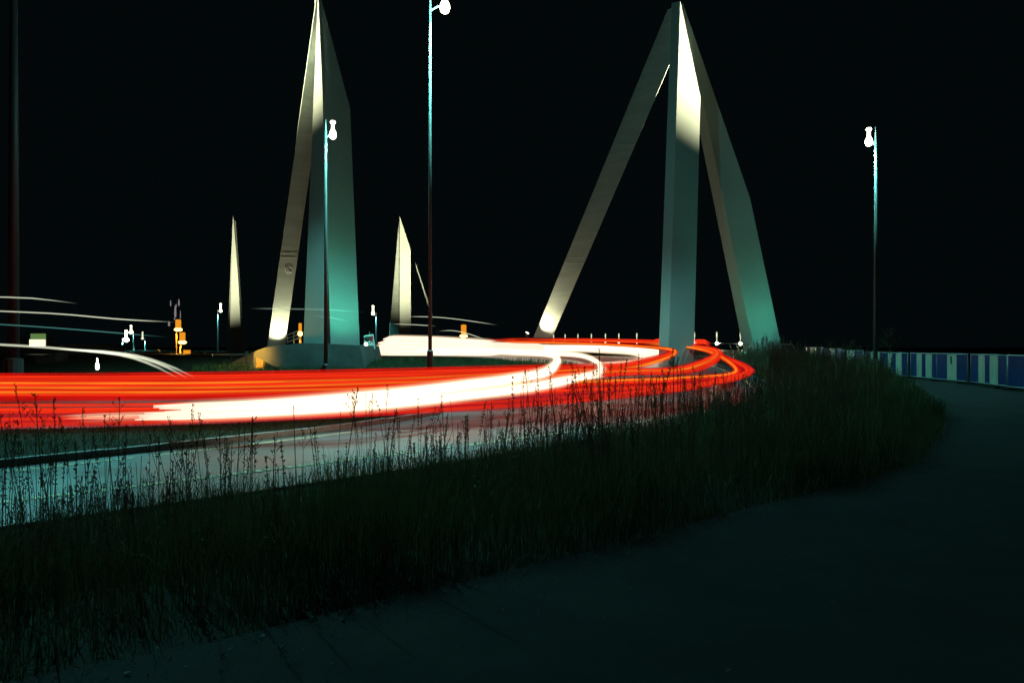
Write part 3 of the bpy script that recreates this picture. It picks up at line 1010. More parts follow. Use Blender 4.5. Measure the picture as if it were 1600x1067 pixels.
t, wd, ht = box_thing("warehouse", "dark low building at the left under the lit box sign", "building", -120, 92, 541, 82, 14, M['facade'])
t.children[0].name = "wall"
MB().box((0, 7, ht + 0.12), (wd + 0.6, 14.6, 0.24)).build("roof", M['dark_metal'], t)
for i in range(5):
    fr = MB().box((-wd / 2 + 1.6 + i * 2.9, -0.04, 1.3), (1.5, 0.08, 1.0)).build("window", M['dark_metal'], t)
    MB().box((-wd / 2 + 1.6 + i * 2.9, -0.09, 1.3), (1.3, 0.02, 0.8)).build("pane", M['facade'], fr)
a = P(58.5, 541, 80)
t = thing("box_sign", "lit box sign, cream below and dull green above, on the dark building", "sign", (a.x, a.y, a.z))
MB().box((0, 0, 0.36), (1.45, 0.4, 0.70)).build("lower_face", M['box_sign'], t)
MB().box((0.07, 0.02, 1.02), (1.36, 0.4, 0.58)).build("upper_face", M['box_sign_green'], t)
MB().box((0, 0.3, 0.65), (1.6, 0.2, 1.4)).build("frame", M['dark_metal'], t)
# parked van with a red lamp
a = P(71, 576, 52)
t = thing("parked_truck", "dark parked truck with one small red tail lamp at the left", "truck", (a.x, a.y, gz(a.x, a.y) + 0.0), 0.1)
zt = P(71, 566, 52).z - gz(a.x, a.y)
MB().prism([(-0.65, 0, 0.45), (0.45, 0, 0.45), (0.62, 0, 0.75), (0.45, 0, zt), (-0.55, 0, zt - 0.12)], (0, 1.9, 0)).build("body", M['dark_metal'], t)
for sx in (-0.4, 0.35):
    for sy in (0.1, 1.7):
        wv = MB().lathe((0, 0, 0), [(0.1, -0.09), (0.3, -0.09), (0.3, 0.09), (0.1, 0.09)], 12)
        wv.v = [(x + sx, z + sy, y + 0.3) for x, y, z in wv.v]
        wv.build("wheel", M['dark_metal'], t)
MB().box((-0.45, -0.03, zt - 0.3), (0.09, 0.04, 0.34)).build("tail_light", M['tail_dot'], t)
# cabinet
t, wd, ht = box_thing("cabinet", "grey roadside cabinet under a distant lamp", "cabinet", 186, 202, 562, 60, 0.6, M['concrete'])
MB().box((0, -0.02, ht / 2), (wd * 0.8, 0.03, ht * 0.75)).build("door", M['galv'], t)
MB().box((0, 0.3, ht + 0.03), (wd + 0.1, 0.75, 0.06)).build("lid", M['dark_metal'], t)
# bollard lamp
for px, py0, py1, D, lab, mt in ((152, 566, 588, 46, "small bright bollard lamp standing over the red band at left", 'lamp'), (332, 559, 585, 60, "small yellow bollard lamp right of the amber lamps", 'amber_hot'), (320, 556, 583, 70, "dim white bollard lamp right of the amber lamps", 'pale_glow')):
    a = P(px, py0, D)
    z0 = gz(a.x, D)
    t = thing("bollard_lamp", lab, "lamp", (a.x, D, z0))
    h = a.z - z0
    MB().tube([(0, 0, 0), (0, 0, max(0.2, h - 0.3))], 0.05, 8).build("post", M['dark_metal'], t)
    MB().lathe((0, 0, h), [(0.03, 0.25), (0.04, 0.0), (0.09, -0.1), (0.10, -0.38), (0.04, -0.45)], 10).build("lantern", M[mt], t)
# amber crossing lamps and the sign gantry
for px, y0, y1, D, lab in ((278.5, 500, 516, 90, "upper amber lamp on a thin mast at left"), (285, 520, 536, 86, "lower amber lamp just above the yellow sign frame"), (724.5, 508, 526, 92, "lone amber lamp above the white band"), (469, 506, 523, 58, "amber warning lamp on the abutment by the left pylon")):
    a, b = P(px, y0, D), P(px, y1, D)
    z0 = gz(a.x, D)
    t = thing("amber_lamp", lab, "lamp", (a.x, D, z0), 0, "amber lamps in the distance")
    small = px == 469
    wl_ = 0.16 if small else 0.42
    h0, h1 = b.z - z0, a.z - z0
    MB().tube([(-0.25 if not small else 0, 0.1, 0), (-0.25 if not small else 0, 0.1, h0)], 0.06, 6).build("mast", M['yellow_metal'], t)
    MB().lathe((0, 0, h0), [(wl_ * 0.5, -0.12), (wl_ * 1.1, 0.0), (wl_ * 1.1, 0.14), (wl_ * 0.75, 0.25)], 10).build("lens", M['amber_hot'], t)
    MB().lathe((0, 0, h0), [(wl_ * 0.55, 0.262), (wl_ * 0.75, 0.34), (wl_ * 0.75, h1 - h0), (wl_ * 0.4, h1 - h0 + 0.06)], 10).build("smear_column", M['amber'], t)  # glowing column added over the lens to imitate its smeared light
    spot(t, (a.x, D - 0.4, z0 + h0 - 0.25), (a.x, D - 0.2, z0), 1500 if not small else 120, (1.0, 0.5, 0.08), 140, 0.5, 0.2)
a, b = P(280, 546, 84), P(302.5, 555, 84)
z0 = gz(a.x, 84)
t = thing("gantry_sign", "yellow lit sign frame on lattice legs below the amber lamps", "sign", ((a.x + b.x) / 2, 84, z0))
W_ = b.x - a.x
ht, hb = a.z - z0, b.z - z0
frm = MB()
for z in (ht, hb):
    frm.box((0, 0, z), (W_, 0.1, 0.09))
for x in (-W_ / 2, -W_ / 2 + 0.35, W_ / 2 - 0.28, W_ / 2):
    frm.box((x, 0, (ht + hb) / 2), (0.08, 0.09, ht - hb))
frm.build("frame", M['yellow_metal'], t)
MB().box((0.05, 0.06, (ht + hb) / 2), (W_ * 0.5, 0.05, (ht - hb) * 0.8)).build("panel", M['amber'], t)
lt = MB()
for x in (-0.42, -0.1, 0.1, 0.45):
    lt.tube([(x, 0.05, 0), (x, 0.05, hb)], 0.035, 5)
lt.build("lattice_post", M['yellow_metal'], t)
for k in range(6):
    z = hb * (k + 0.5) / 6
    MB().tube([(-0.1, 0.05, z), (0.1, 0.05, z + hb / 9)], 0.025, 5).build("rung", M['yellow_metal'], t)
# distant tower with a few lit windows
a = P(276, 466, 320)
z0 = gz(a.x, 320)
t = thing("mast_tower", "distant slim mast tower with a few pale lights above the amber lamps", "tower", (a.x, 320, z0))
H_ = a.z - z0
MB().lathe((0, 0, 0), [(0.9, 0), (0.75, H_ * 0.6), (0.55, H_ - 1), (0.2, H_)], 10).build("shaft", M['facade'], t)
for px, py, sw, sh in ((268.5, 474, 0.5, 2.4), (281.3, 473, 0.7, 2.8), (275.7, 487, 0.9, 5), (283.6, 492, 0.35, 3.5), (266, 506, 0.9, 2.0), (277, 478, 0.4, 1.5), (274.5, 498, 0.4, 1.2)):
    q = P(px, py, 320)
    x, z = q.x - a.x, q.z - z0
    lm = MB().lathe((x, -1.1, z), [(sw * 0.25, -sh / 2), (sw * 0.5, -sh * 0.3), (sw * 0.4, sh * 0.2), (sw * 0.2, sh / 2)], 8).build("lamp_glass", M['pale_glow'], t)
    MB().tube([(x, -1.0, z), (0, 0, z - 0.4)], 0.08, 5).build("bracket_arm", M['dark_metal'], t)

# site fence and amber-lit hoarding left of the abutment
t = thing("hoarding", "amber lit board hoarding sloping up to the abutment", "hoarding", (0, 0, 0))
topA, topB = P(362, 566, 50), P(398, 549, 49)
for i in range(11):
    u, u2 = i / 11, (i + 1) / 11 - 0.006
    p, q = topA.lerp(topB, u), topA.lerp(topB, u2)
    d = random.uniform(0, 0.04)
    zb = gz(p.x, 50)
    MB().prism([(p.x, p.y + d, zb), (q.x, q.y + d, zb), (q.x, q.y + d, q.z), (p.x, p.y + d, p.z)], (0, 0.04, 0)).build("board", M['wood'], t)
t2 = thing("hoarding", "second amber lit board strip in front of the dark abutment", "hoarding", (0, 0, 0))
topA, topB = P(400, 558, 45.2), P(442, 579, 44.2)
for i in range(12):
    u, u2 = i / 12, (i + 1) / 12 - 0.01
    p, q = topA.lerp(topB, u), topA.lerp(topB, u2)
    d = random.uniform(0, 0.05)
    MB().prism([(p.x, p.y + d, p.z - 0.7), (q.x, q.y + d, q.z - 0.7), (q.x, q.y + d, q.z), (p.x, p.y + d, p.z)], (0, 0.04, 0)).build("board", M['wood'], t2)
p = P(385, 553, 44.0)
t = thing("work_lamp", "small amber work lamp lighting the board hoarding", "lamp", (p.x, p.y, gz(p.x, p.y)))
zl = p.z - gz(p.x, p.y)
MB().tube([(0, 0, 0), (0, 0, zl)], 0.03, 6).build("post", M['dark_metal'], t)
MB().box((0, 0.03, zl + 0.08), (0.16, 0.1, 0.14)).build("housing", M['dark_metal'], t)
MB().box((0, 0.09, zl + 0.08), (0.12, 0.015, 0.1)).build("lens", M['amber_hot'], t)
spot(t, (p.x, p.y + 0.2, p.z + 0.08), tuple(P(384, 562, 49)), 450, (1.0, 0.5, 0.06), 150, 0.6, 0.08)
t = thing("site_fence", "dark open mesh site fence panel in front of the hoarding", "fence", (0, 0, 0))
c = [P(361, 582, 43), P(395, 582, 43), P(395, 553, 43), P(361, 553, 43)]
MB().tube([c[0], c[3], c[2], c[1]], 0.035, 6).build("frame", M['dark_metal'], t)
MB().tube([P(361, 567, 43), P(395, 567, 43)], 0.025, 5).build("rail", M['dark_metal'], t)
# sloping ramp plate with steel rail by the amber lamp
t = thing("ramp_rail", "short pale railing climbing behind the lit foot of the left pylon", "railing", (0, 0, 0))
for dy in (0, 6, 12):
    MB().tube([P(447, 535 - dy * 0.9, 58), P(468, 528 - dy, 58)], 0.05, 6).build("bar", M['galv'], t)
for px in (449, 459, 468):
    MB().tube([P(px, 536, 58), P(px, 517 + (468 - px) * 0.3, 58)], 0.03, 5).build("post", M['galv'], t)
# arrow sign
a = P(577, 547, 52)
z0 = gz(a.x, 52)
t = thing("road_sign", "tilted white road sign with a red triangle beside the glare", "sign", (a.x, 52, z0))
zc = P(577, 536, 52).z - z0
sg = [(-0.40, -0.5), (0.42, -0.40), (0.28, 0.62), (-0.36, 0.50)]
MB().prism([(x, 0, zc + z) for x, z in sg], (0, 0.04, 0)).build("board", M['sign_white'], t)
MB().prism([(-0.22, -0.008, zc + 0.42), (0.26, -0.008, zc + 0.48), (0.24, -0.008, zc + 0.02)], (0, 0.006, 0)).build("triangle", M['sign_red'], t)
MB().tube([(0, 0.07, 0), (0, 0.07, zc + 0.75)], 0.03, 6).build("post", M['galv'], t)
MB().box((0, 0, 0.06), (0.7, 0.35, 0.12)).build("foot", M['dark_metal'], t)
a = P(572, 551, 50)
z0 = gz(a.x, 50)
t = thing("warning_lamp", "bright white warning lamp standing left of the glare", "lamp", (a.x, 50, z0))
zz = a.z - z0
MB().tube([(0, 0.08, 0), (0, 0.08, zz + 0.8)], 0.03, 6).build("post", M['dark_metal'], t)
for dz, r in ((0.0, 0.20), (0.55, 0.11), (-0.42, 0.11)):  # small globes above and below are added, imitating the lamp's smear
    MB().lathe((0, 0, zz + dz), [(0.02, -r), (r * 0.8, -r * 0.6), (r, 0), (r * 0.8, r * 0.6), (0.02, r)], 10).build("lens", M['lamp'], t)

# ------------------------------------------------------------------ striped barriers
pts = [(1258, 57), (1287, 51.5), (1312, 47.8), (1350, 43.8), (1380, 41), (1420, 38.4), (1465, 35.6), (1514, 32.6), (1571, 28.9)]
blab = ["farthest blue and cream striped barrier beside the parapet wall", "second farthest striped barrier, mostly hidden by grass", "striped barrier behind the tallest dark grass", "striped barrier just left of the lone lamp post's foot",
        "striped barrier at the foot of the lone lamp post", "striped barrier with bright glints left of the slotted one", "striped barrier with a dark slot in its cream stripe", "striped barrier second from the right edge, glinting in its middle"]


def corrugated(name, x0, x1, z0, z1, mat, parent, amp=0.012, pitch=0.075):
    n = max(6, int((x1 - x0) / pitch * 4))
    v, f = [], []
    for i in range(n + 1):
        x = x0 + (x1 - x0) * i / n
        ph = x / pitch * 2 * math.pi
        y = amp * max(-0.8, min(0.8, math.sin(ph) * 1.5))
        y += 0.006 * math.sin(x * 2.1 + z0)
        v += [(x, y, z0), (x, y, z1), (x, y + 0.004, z0), (x, y + 0.004, z1)]
    for i in range(n):
        a, b = i * 4, (i + 1) * 4
        f += [(a, b, b + 1, a + 1), (a + 2, a + 3, b + 3, b + 2), (a + 1, b + 1, b + 3, a + 3), (a, a + 2, b + 2, b)]
    return mesh_obj(name, v, f, mat, parent)


def barrier(a, b, label, slot=False, cuts=(0, 0.33, 0.66, 1.0), cols=('blue_sheet', 'cream_sheet', 'blue_sheet')):
    d = Vector((b[0] - a[0], b[1] - a[1]))
    L = d.length - 0.05
    zc = 0.03 + 0.30 * float(smooth(38, 58, (a[1] + b[1]) / 2))
    t = thing("barrier", label, "barrier", (a[0], a[1], zc), math.atan2(d.y, d.x), "striped sheet barriers along the path")
    fr = MB().tube([(0, 0, 0.06), (0, 0, 1.26)], 0.022, 8).tube([(L, 0, 0.06), (L, 0, 1.26)], 0.022, 8)
    fr.tube([(-0.02, 0, 1.26), (L + 0.02, 0, 1.26)], 0.024, 8).tube([(0, 0, 0.10), (L, 0, 0.10)], 0.02, 8)
    fr.build("frame", M['galv'], t, True)
    for i in range(len(cuts) - 1):
        x0, x1 = 0.025 + (L - 0.05) * cuts[i], 0.025 + (L - 0.05) * cuts[i + 1] - 0.004
        corrugated("sheet", x0, x1, 0.125, 1.232, M[cols[i]], t)
        if slot and i == 1:
            MB().box(((x0 + x1) / 2 + 0.02, 0.028, 0.98), (0.11, 0.02, 0.34)).build("slot", M['dark_metal'], t)
    for x in (0.25, L - 0.25):
        MB().box((x, 0, 0.035), (0.10, 0.75, 0.05)).build("foot", M['dark_metal'], t)
    return t


for i in range(len(pts) - 1):
    a = P(pts[i][0], HZ, pts[i][1])
    b = P(pts[i + 1][0], HZ, pts[i + 1][1])
    jx = (0.07 if i % 2 else -0.05)
    cuts, cols = (0, 0.33, 0.66, 1.0), ('blue_sheet', 'cream_sheet', 'blue_sheet')
    if i in (3, 4, 5, 7):
        cuts, cols = (0, 0.22, 0.45, 0.60, 0.78, 1.0), ('blue_sheet', 'cream_sheet', 'blue_sheet', 'cream_sheet', 'blue_sheet')
    barrier((b.x + jx, b.y), (a.x + jx, a.y), blab[i], i == 6, cuts[::1], cols)
a, b = P(1574, HZ, 28.6), P(1660, HZ, 25.2)
barrier((b.x, b.y), (a.x, a.y), "nearest striped barrier cut off by the right edge", cuts=(0, 0.30, 0.62, 1.0), cols=('blue_sheet', 'cream_sheet', 'blue_sheet'))


# ------------------------------------------------------------------ vegetation
def blades(name, X, Y, Z, H, Wd, lean, mat, label, segs=2, yaw=None):
    n = len(X)
    yaw = RNG.uniform(0, 2 * np.pi, n) if yaw is None else yaw
    ld = RNG.uniform(0, 2 * np.pi, n)
    lx, ly = np.cos(ld) * lean * H, np.sin(ld) * lean * H
    cx, cy = np.cos(yaw) * Wd / 2, np.sin(yaw) * Wd / 2
    rows = []
    for k in range(segs):
        t = k / segs
        wk = 1.0 - 0.45 * t
        ox, oy = lx * t * t, ly * t * t
        oz = H * t * (1 - 0.12 * t * np.clip(lean, 0, 1))
        rows.append(np.stack([X + ox - cx * wk, Y + oy - cy * wk, Z + oz], 1))
        rows.append(np.stack([X + ox + cx * wk, Y + oy + cy * wk, Z + oz], 1))
    rows.append(np.stack([X + lx, Y + ly, Z + H * (1 - 0.25 * np.clip(lean, 0, 1))], 1))
    m = len(rows)
    V = np.stack(rows, 1).reshape(-1, 3)
    base = np.arange(n) * m
    loops, tot = [], []
    polys = []
    for k in range(segs - 1):
        polys.append(np.stack([base + 2 * k, base + 2 * k + 1, base + 2 * k + 3, base + 2 * k + 2], 1))
    quads = np.concatenate(polys) if polys else np.zeros((0, 4), int)
    tris = np.stack([base + 2 * (segs - 1), base + 2 * (segs - 1) + 1, base + m - 1], 1)
    me_ = bpy.data.meshes.new(name)
    me_.vertices.add(len(V))
    me_.vertices.foreach_set("co", V.ravel())
    li = np.concatenate([quads.ravel(), tris.ravel()]).astype(np.int32)
    ls = np.concatenate([np.arange(len(quads)) * 4, len(quads) * 4 + np.arange(len(tris)) * 3]).astype(np.int32)
    me_.loops.add(len(li))
    me_.loops.foreach_set("vertex_index", li)
    me_.polygons.add(len(ls))
    me_.polygons.foreach_set("loop_start", ls)
    me_.update(calc_edges=True)
    me_.materials.append(mat)
    o = bpy.data.objects.new(name, me_)
    COL.objects.link(o)
    return tag(o, label, kind='stuff')


def sample_verge(n, ymax=54, power=1.0):
    """points between the path edge and the road edge"""
    A = PATH_EDGE
    Bc = ROAD_EDGE[ROAD_EDGE[:, 1] < 50]
    sA = np.linspace(0, 1, len(A))
    sB = np.linspace(0, 1, len(Bc))
    t = RNG.uniform(0, 1, n) ** power
    u = RNG.uniform(0, 1, n)
    # walk both edges by their own length fraction, tuned so facing points pair up
    ax, ay = np.interp(t, sA, A[:, 0]), np.interp(t, sA, A[:, 1])
    bx_, by_ = np.interp(t, sB, Bc[:, 0]), np.interp(t, sB, Bc[:, 1])
    x = ax * (1 - u) + bx_ * u
    y = ay * (1 - u) + by_ * u
    return x, y, u, t


def field(x, y, s, k):
    return np.array([mnoise.noise(Vector((a * s, b * s, k))) for a, b in zip(x, y)])


def verge_h(x, y, u):
    return 0.50 + 0.12 * smooth(2, 8, x) + 0.30 * smooth(8.5, 13, x)


x, y, u, tt = sample_verge(190000, power=1.8)
keep = (y > 1.2)
x, y, u = x[keep], y[keep], u[keep]
dens = field(x, y, 0.7, 2.0)
keep = RNG.uniform(0, 1, len(x)) < (0.72 + 0.7 * dens) * (1 - 0.55 * smooth(0.62, 0.95, u))
x, y, u = x[keep], y[keep], u[keep]
hb_ = verge_h(x, y, u) * (0.75 + 0.55 * RNG.uniform(0, 1, len(x)) ** 1.3 + 1.05 * field(x, y, 0.6, 5.0) + 0.5 * field(x, y, 1.9, 8.0))
edge = smooth(0.0, 0.10, u) * smooth(1.02, 0.86, u)
hb_ = np.maximum(0.10, hb_) * (0.5 + 0.5 * edge)
blades("tall_grass", x, y, ground_z(x, y) - 0.02, hb_, RNG.uniform(0.0028, 0.0075, len(x)) * (1 + 0.05 * y), np.abs(RNG.normal(0.25, 0.22, len(x))), M['grass'],
       "tall unmown grass filling the verge between path and road", 3)
# bent and fallen dry blades
x, y, u, tt = sample_verge(26000, power=1.8)
blades("dry_grass", x, y, ground_z(x, y) - 0.02, verge_h(x, y, u) * RNG.uniform(0.7, 1.25, len(x)) * (0.4 + 0.6 * smooth(0, .12, u)), RNG.uniform(0.004, 0.009, len(x)),
       np.abs(RNG.normal(0.55, 0.4, len(x))), M['dry'], "bent dry blades among the tall verge grass", 3)


# seed stalks: thin stems with branching panicles
def seed_stalks(n, label):
    x, y, u, tt = sample_verge(n * 4, power=1.3)
    cl = field(x, y, 0.42, 9.0) + 0.5 * field(x, y, 1.6, 3.0)
    k = (RNG.uniform(0, 1, len(x)) < (0.30 + 1.3 * cl) * (0.45 + 0.55 * smooth(-4.5, 0.5, x))) & (u > 0.15) & (u < 0.97) & (y > 2.6)
    x, y, u = x[k][:n], y[k][:n], u[k][:n]
    z = ground_z(x, y)
    H = verge_h(x, y, u) + 0.10 + 0.95 * RNG.uniform(0, 1, len(x)) ** 1.9
    H = H * (0.92 + 0.6 * field(x, y, 0.35, 4.0))
    V, Fq = [], []

    def bit(px_, py_, pz_, tx, ty, hh, sz):
        b = len(V)
        V.extend([(px_ - sz, py_, pz_), (px_ + sz, py_, pz_), (px_ + tx + sz * 0.3, py_ + ty, pz_ + hh), (px_ + tx - sz * 0.6, py_ + ty, pz_ + hh)])
        Fq.append((b, b + 1, b + 2, b + 3))

    for i in range(len(x)):
        an = random.uniform(0, 6.28)
        lean = abs(random.gauss(0, 0.11))
        lx, ly = math.cos(an) * lean, math.sin(an) * lean
        h = float(max(0.35, H[i]))
        far = 1 + 0.045 * y[i]
        wdt = random.uniform(0.0014, 0.0030) * far
        bx0, by0, bz0 = x[i], y[i], z[i]
        b = len(V)
        for s in (0, 0.5, 1):
            px_, py_, pz_ = bx0 + lx * h * s * s, by0 + ly * h * s * s, bz0 + h * s
            V += [(px_ - wdt, py_, pz_), (px_ + wdt, py_, pz_)]
        Fq += [(b, b + 1, b + 3, b + 2), (b + 2, b + 3, b + 5, b + 4)]
        kind = random.random()
        if kind < 0.45:            # narrow plume
            ph = random.uniform(0.16, 0.42)
            for j in range(int(ph * 75)):
                s = 1 - ph / h * random.random()
                fr = (1 - s) * h / ph
                rr = (0.004 + 0.016 * math.sin(math.pi * min(1, fr * 0.8 + 0.15))) * random.uniform(0.2, 1.2)
                a2 = random.uniform(0, 6.28)
                hh = random.uniform(0.010, 0.024)
                bit(bx0 + lx * h * s * s + math.cos(a2) * rr, by0 + ly * h * s * s + math.sin(a2) * rr, bz0 + h * s, math.cos(a2) * hh * 0.35, 0, hh, random.uniform(0.0022, 0.005) * far)
        elif kind < 0.72:          # open panicle with thin side branches
            ph = random.uniform(0.22, 0.45)
            for j in range(random.randint(7, 13)):
                s = 1 - ph / h * random.random()
                fr = (1 - s) * h / ph
                L = (0.03 + 0.12 * fr) * random.uniform(0.5, 1.2)
                a2 = random.uniform(0, 6.28)
                cx, cy, cz = bx0 + lx * h * s * s, by0 + ly * h * s * s, bz0 + h * s
                dx, dz = math.cos(a2) * L * 0.6, L * random.uniform(0.4, 0.9)
                b = len(V)
                w2 = wdt * 0.6
                V.extend([(cx - w2, cy, cz), (cx + w2, cy, cz), (cx + dx + w2, cy, cz + dz), (cx + dx - w2, cy, cz + dz)])
                Fq.append((b, b + 1, b + 2, b + 3))
                for q in range(3):
                    f2_ = random.uniform(0.45, 1.05)
                    bit(cx + dx * f2_, cy, cz + dz * f2_, random.gauss(0, 0.006), 0, random.uniform(0.008, 0.016), random.uniform(0.002, 0.0042) * far)
        elif kind < 0.88:          # dock like clusters in whorls
            ph = random.uniform(0.2, 0.4)
            s = 1.0
            while s > 1 - ph / h:
                for q in range(random.randint(4, 7)):
                    a2 = random.uniform(0, 6.28)
                    rr = random.uniform(0.004, 0.020) * (1.15 - 0.6 * (s - 1 + ph / h) * h / ph)
                    bit(bx0 + lx * h * s * s + math.cos(a2) * rr, by0 + ly * h * s * s + math.sin(a2) * rr, bz0 + h * s + random.gauss(0, 0.006), 0, 0, random.uniform(0.007, 0.013), random.uniform(0.003, 0.006) * far)
                s -= random.uniform(0.025, 0.06) / h
        # the rest are bare broken stems
    o = mesh_obj("seed_stalks", V, Fq, M['dry'])
    return tag(o, label, kind='stuff')


seed_stalks(5200, "dark seed stalks standing above the verge grass")


# broad-leaved weeds
def weed(px, py_top, D, label, n=22, leaf=0.07):
    a = P(px, py_top, D)
    z0 = gz(a.x, D)
    h = a.z - z0
    t = thing("weed_plant", label, "plant", (a.x, D, z0), random.uniform(0, 6))
    sx, sy = random.uniform(-0.06, 0.06), random.uniform(-0.06, 0.06)
    MB().tube([(0, 0, 0), (sx * 0.3, sy * 0.3, h * 0.5), (sx, sy, h)], 0.006, 6, 0.002).build("stem", M['dry'], t)
    for i in range(n):
        s = 0.35 + 0.65 * (i + random.random()) / n
        an = i * 2.4 + random.uniform(-0.3, 0.3)
        L = leaf * random.uniform(0.7, 1.3) * (1.25 - s * 0.7)
        wv = L * random.uniform(0.30, 0.42)
        c = Vector((sx * s * s, sy * s * s, h * s))
        d = Vector((math.cos(an), math.sin(an), random.uniform(-0.2, 0.6))).normalized()
        sd = d.cross(Vector((0, 0, 1))).normalized()
        dp = Vector((0, 0, -L * 0.2))
        vs = [c, c + d * L * 0.35 + sd * wv, c + d * L * 0.75 + sd * wv * 0.7 + dp * 0.5, c + d * L * 1.1 + dp, c + d * L * 0.75 - sd * wv * 0.7 + dp * 0.5, c + d * L * 0.35 - sd * wv, c + d * L * 0.5 + Vector((0, 0, 0.01))]
        MB().add(vs, [(0, 1, 6), (1, 2, 6), (2, 3, 6), (3, 4, 6), (4, 5, 6), (5, 0, 6)]).build("leaf", M['leaf'], t)
    return t


weed(800, 668, 9.5, "broad leaved weed standing out against the lit road at centre", 24, 0.085)
weed(748, 690, 8.2, "smaller leafy weed left of the broad leaved one", 16, 0.06)
weed(470, 742, 7.0, "low leafy weed in the grass left of centre", 16, 0.075)
weed(424, 800, 6.0, "dark broad leaves of a short weed deep in the left grass", 14, 0.085)
weed(318, 812, 6.2, "short wide leafed weed among the left seed stalks", 14, 0.08)
weed(905, 640, 12.5, "tall leafy stalk right of the bright road patch", 24, 0.07)
weed(985, 606, 14.5, "tall dark weed standing before the orange rings", 30, 0.075)
weed(1065, 612, 13.0, "tall dark weed in front of the right end of the red rings", 30, 0.07)
weed(1195, 600, 15.0, "tall weed below the green leg of the right pylon", 28, 0.08)

# turf on median, island and beyond
n = 26000
ti = RNG.uniform(0, 1, n)
k = np.clip((ti * (len(KERB) - 1)).astype(int), 0, len(KERB) - 2)
u = RNG.uniform(0.0, 1, n)
kk = KERB + normals_left(KERB) * 0.2
x = kk[k, 0] * (1 - u) + fm[k, 0] * u + RNG.normal(0, 0.08, n)
y = kk[k, 1] * (1 - u) + fm[k, 1] * u + RNG.normal(0, 0.08, n)
m_ = (x > -26)
x, y = x[m_], y[m_]
blades("median_turf", x, y, zroad(y) + 0.10, RNG.uniform(0.05, 0.16, len(x)), RNG.uniform(0.008, 0.016, len(x)), np.abs(RNG.normal(0.3, 0.25, len(x))), M['turf'], "short grass on the median strip", 2)
n = 9000
a_ = RNG.uniform(0, 2 * np.pi, n)
r_ = np.sqrt(RNG.uniform(0, 1, n)) * 0.97
x = -7.5 + 12.0 * np.cos(a_) * r_
y = 47 + (4.6 * np.sin(a_) + 1.2 * np.cos(a_)) * r_
blades("island_grass", x, y, zroad(y) + 0.12, RNG.uniform(0.12, 0.5, n), RNG.uniform(0.02, 0.035, n), np.abs(RNG.normal(0.25, 0.2, n)), M['turf'], "ragged grass on the traffic island in the bend", 2)
n = 9000
x = RNG.uniform(-38, -10, n)
y = RNG.uniform(36.8, 44, n)
blades("roadside_grass", x, y, ground_z(x, y), RNG.uniform(0.1, 0.45, n), RNG.uniform(0.02, 0.03, n), np.abs(RNG.normal(0.25, 0.2, n)), M['turf'], "rough grass beyond the far carriageway at the abutment", 2)


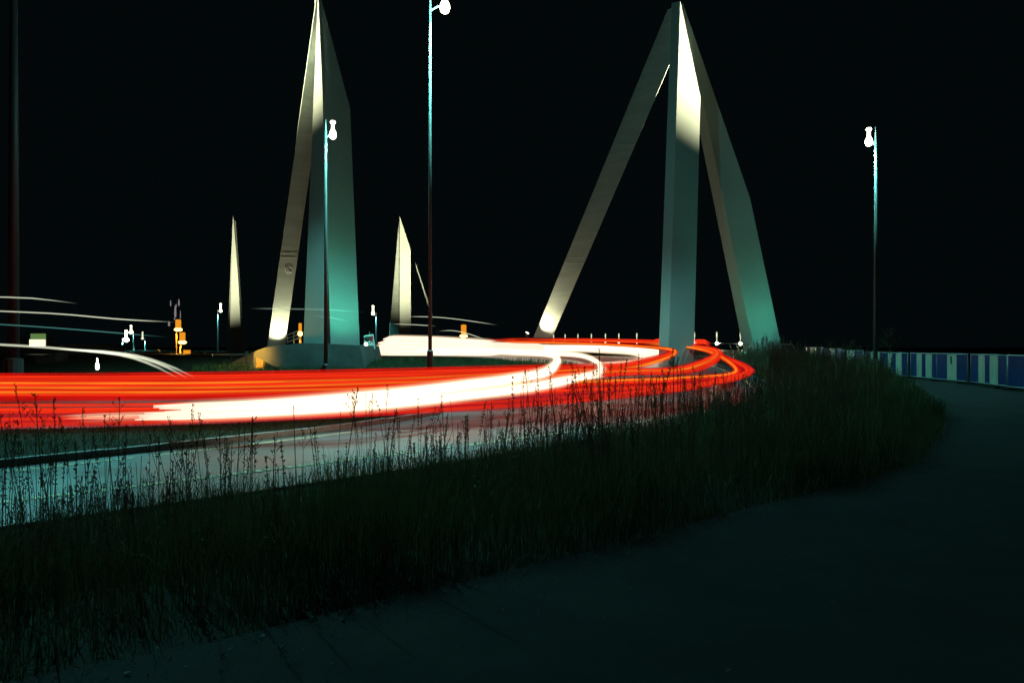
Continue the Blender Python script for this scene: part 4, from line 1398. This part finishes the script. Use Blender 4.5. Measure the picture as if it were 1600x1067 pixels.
# saplings behind the barriers
def sapling(px, py_top, D, label, n=420, spread=0.9):
    a = P(px, py_top, D)
    z0 = gz(a.x, D)
    h = a.z - z0
    t = thing("sapling", label, "tree", (a.x, D, z0), 0, "thin saplings behind the barriers")
    tr = MB().tube([(0, 0, 0), (0.05, 0, h * 0.5), (0, 0.03, h * 0.95)], 0.035, 7, 0.008)
    cr_ = MB()
    for b in range(9):
        zb = h * (0.3 + 0.07 * b)
        an = b * 2.4
        e = Vector((math.cos(an) * spread * (1 - b / 14), math.sin(an) * spread * (1 - b / 14), zb + 0.5))
        tr.tube([(0.03, 0, zb), e], 0.012, 5, 0.004)
        for j in range(n // 9):
            s = random.uniform(0.25, 1.05)
            c = Vector((0.03, 0, zb)).lerp(e, s) + Vector((random.gauss(0, 0.1), random.gauss(0, 0.1), random.gauss(0, 0.1)))
            d = Vector((random.gauss(0, 1), random.gauss(0, 1), random.gauss(0, 0.6))).normalized() * random.uniform(0.04, 0.08)
            sd = d.cross(Vector((0.3, 0.2, 1))).normalized() * 0.025
            cr_.add([c - d, c + sd, c + d, c - sd], [(0, 1, 2, 3)])
    tr.build("trunk", M['bark'], t)
    cr_.build("crown", M['leaf'], t)


sapling(1385, 522, 44, "thin sapling behind the barriers right of the lone lamp post")
sapling(1296, 536, 52, "low sapling behind the farthest barriers", 300, 0.7)
sapling(1330, 540, 48, "small sapling between the far barriers and the lone lamp post", 300, 0.6)


# litter and stray tufts along the path edge
n = 2600
i_ = RNG.integers(4, len(PATH_EDGE) - 40, n)
off = RNG.exponential(0.35, n) - 0.08
px_ = PATH_EDGE[i_] - NP_[i_] * off[:, None] + RNG.normal(0, 0.1, (n, 2))
V, Fq = [], []
for q in range(n):
    a2 = random.uniform(0, 6.28)
    L = random.uniform(0.006, 0.024)
    W = L * random.uniform(0.15, 0.6)
    cx, cy = px_[q]
    if cy < 2:
        continue
    cz = 0.014 + 0.35 * float(smooth(42, 60, cy))
    ca, sa = math.cos(a2), math.sin(a2)
    b = len(V)
    for k, (du, dv, dz) in enumerate(((-L, 0, 0.0), (0, W, 0.006), (L, 0, random.uniform(0.002, 0.02)), (0, -W, 0.003))):
        V.append((cx + du * ca - dv * sa, cy + du * sa + dv * ca, cz + dz))
    Fq.append((b, b + 1, b + 2, b + 3))
tag(mesh_obj("leaf_litter", V, Fq, M['dry']), "dry leaves and bits of straw strewn along the path edge", kind='stuff')
n = 5200
i_ = RNG.integers(4, len(PATH_EDGE) - 40, n)
cl = np.array([mnoise.noise(Vector((k * 0.55, 4.4, 1.0))) for k in i_])
m_ = RNG.uniform(0, 1, n) < 0.35 + 1.2 * cl
i_ = i_[m_]
off = RNG.normal(-0.02, 0.10, len(i_))
q_ = PATH_EDGE[i_] - NP_[i_] * off[:, None] + RNG.normal(0, 0.12, (len(i_), 2))
blades("edge_tufts", q_[:, 0], q_[:, 1], ground_z(q_[:, 0], q_[:, 1]) - 0.01, RNG.uniform(0.06, 0.32, len(i_)), RNG.uniform(0.003, 0.007, len(i_)), np.abs(RNG.normal(0.7, 0.4, len(i_))), M['grass'],
       "stray tufts of grass hanging over the path edge", 3)
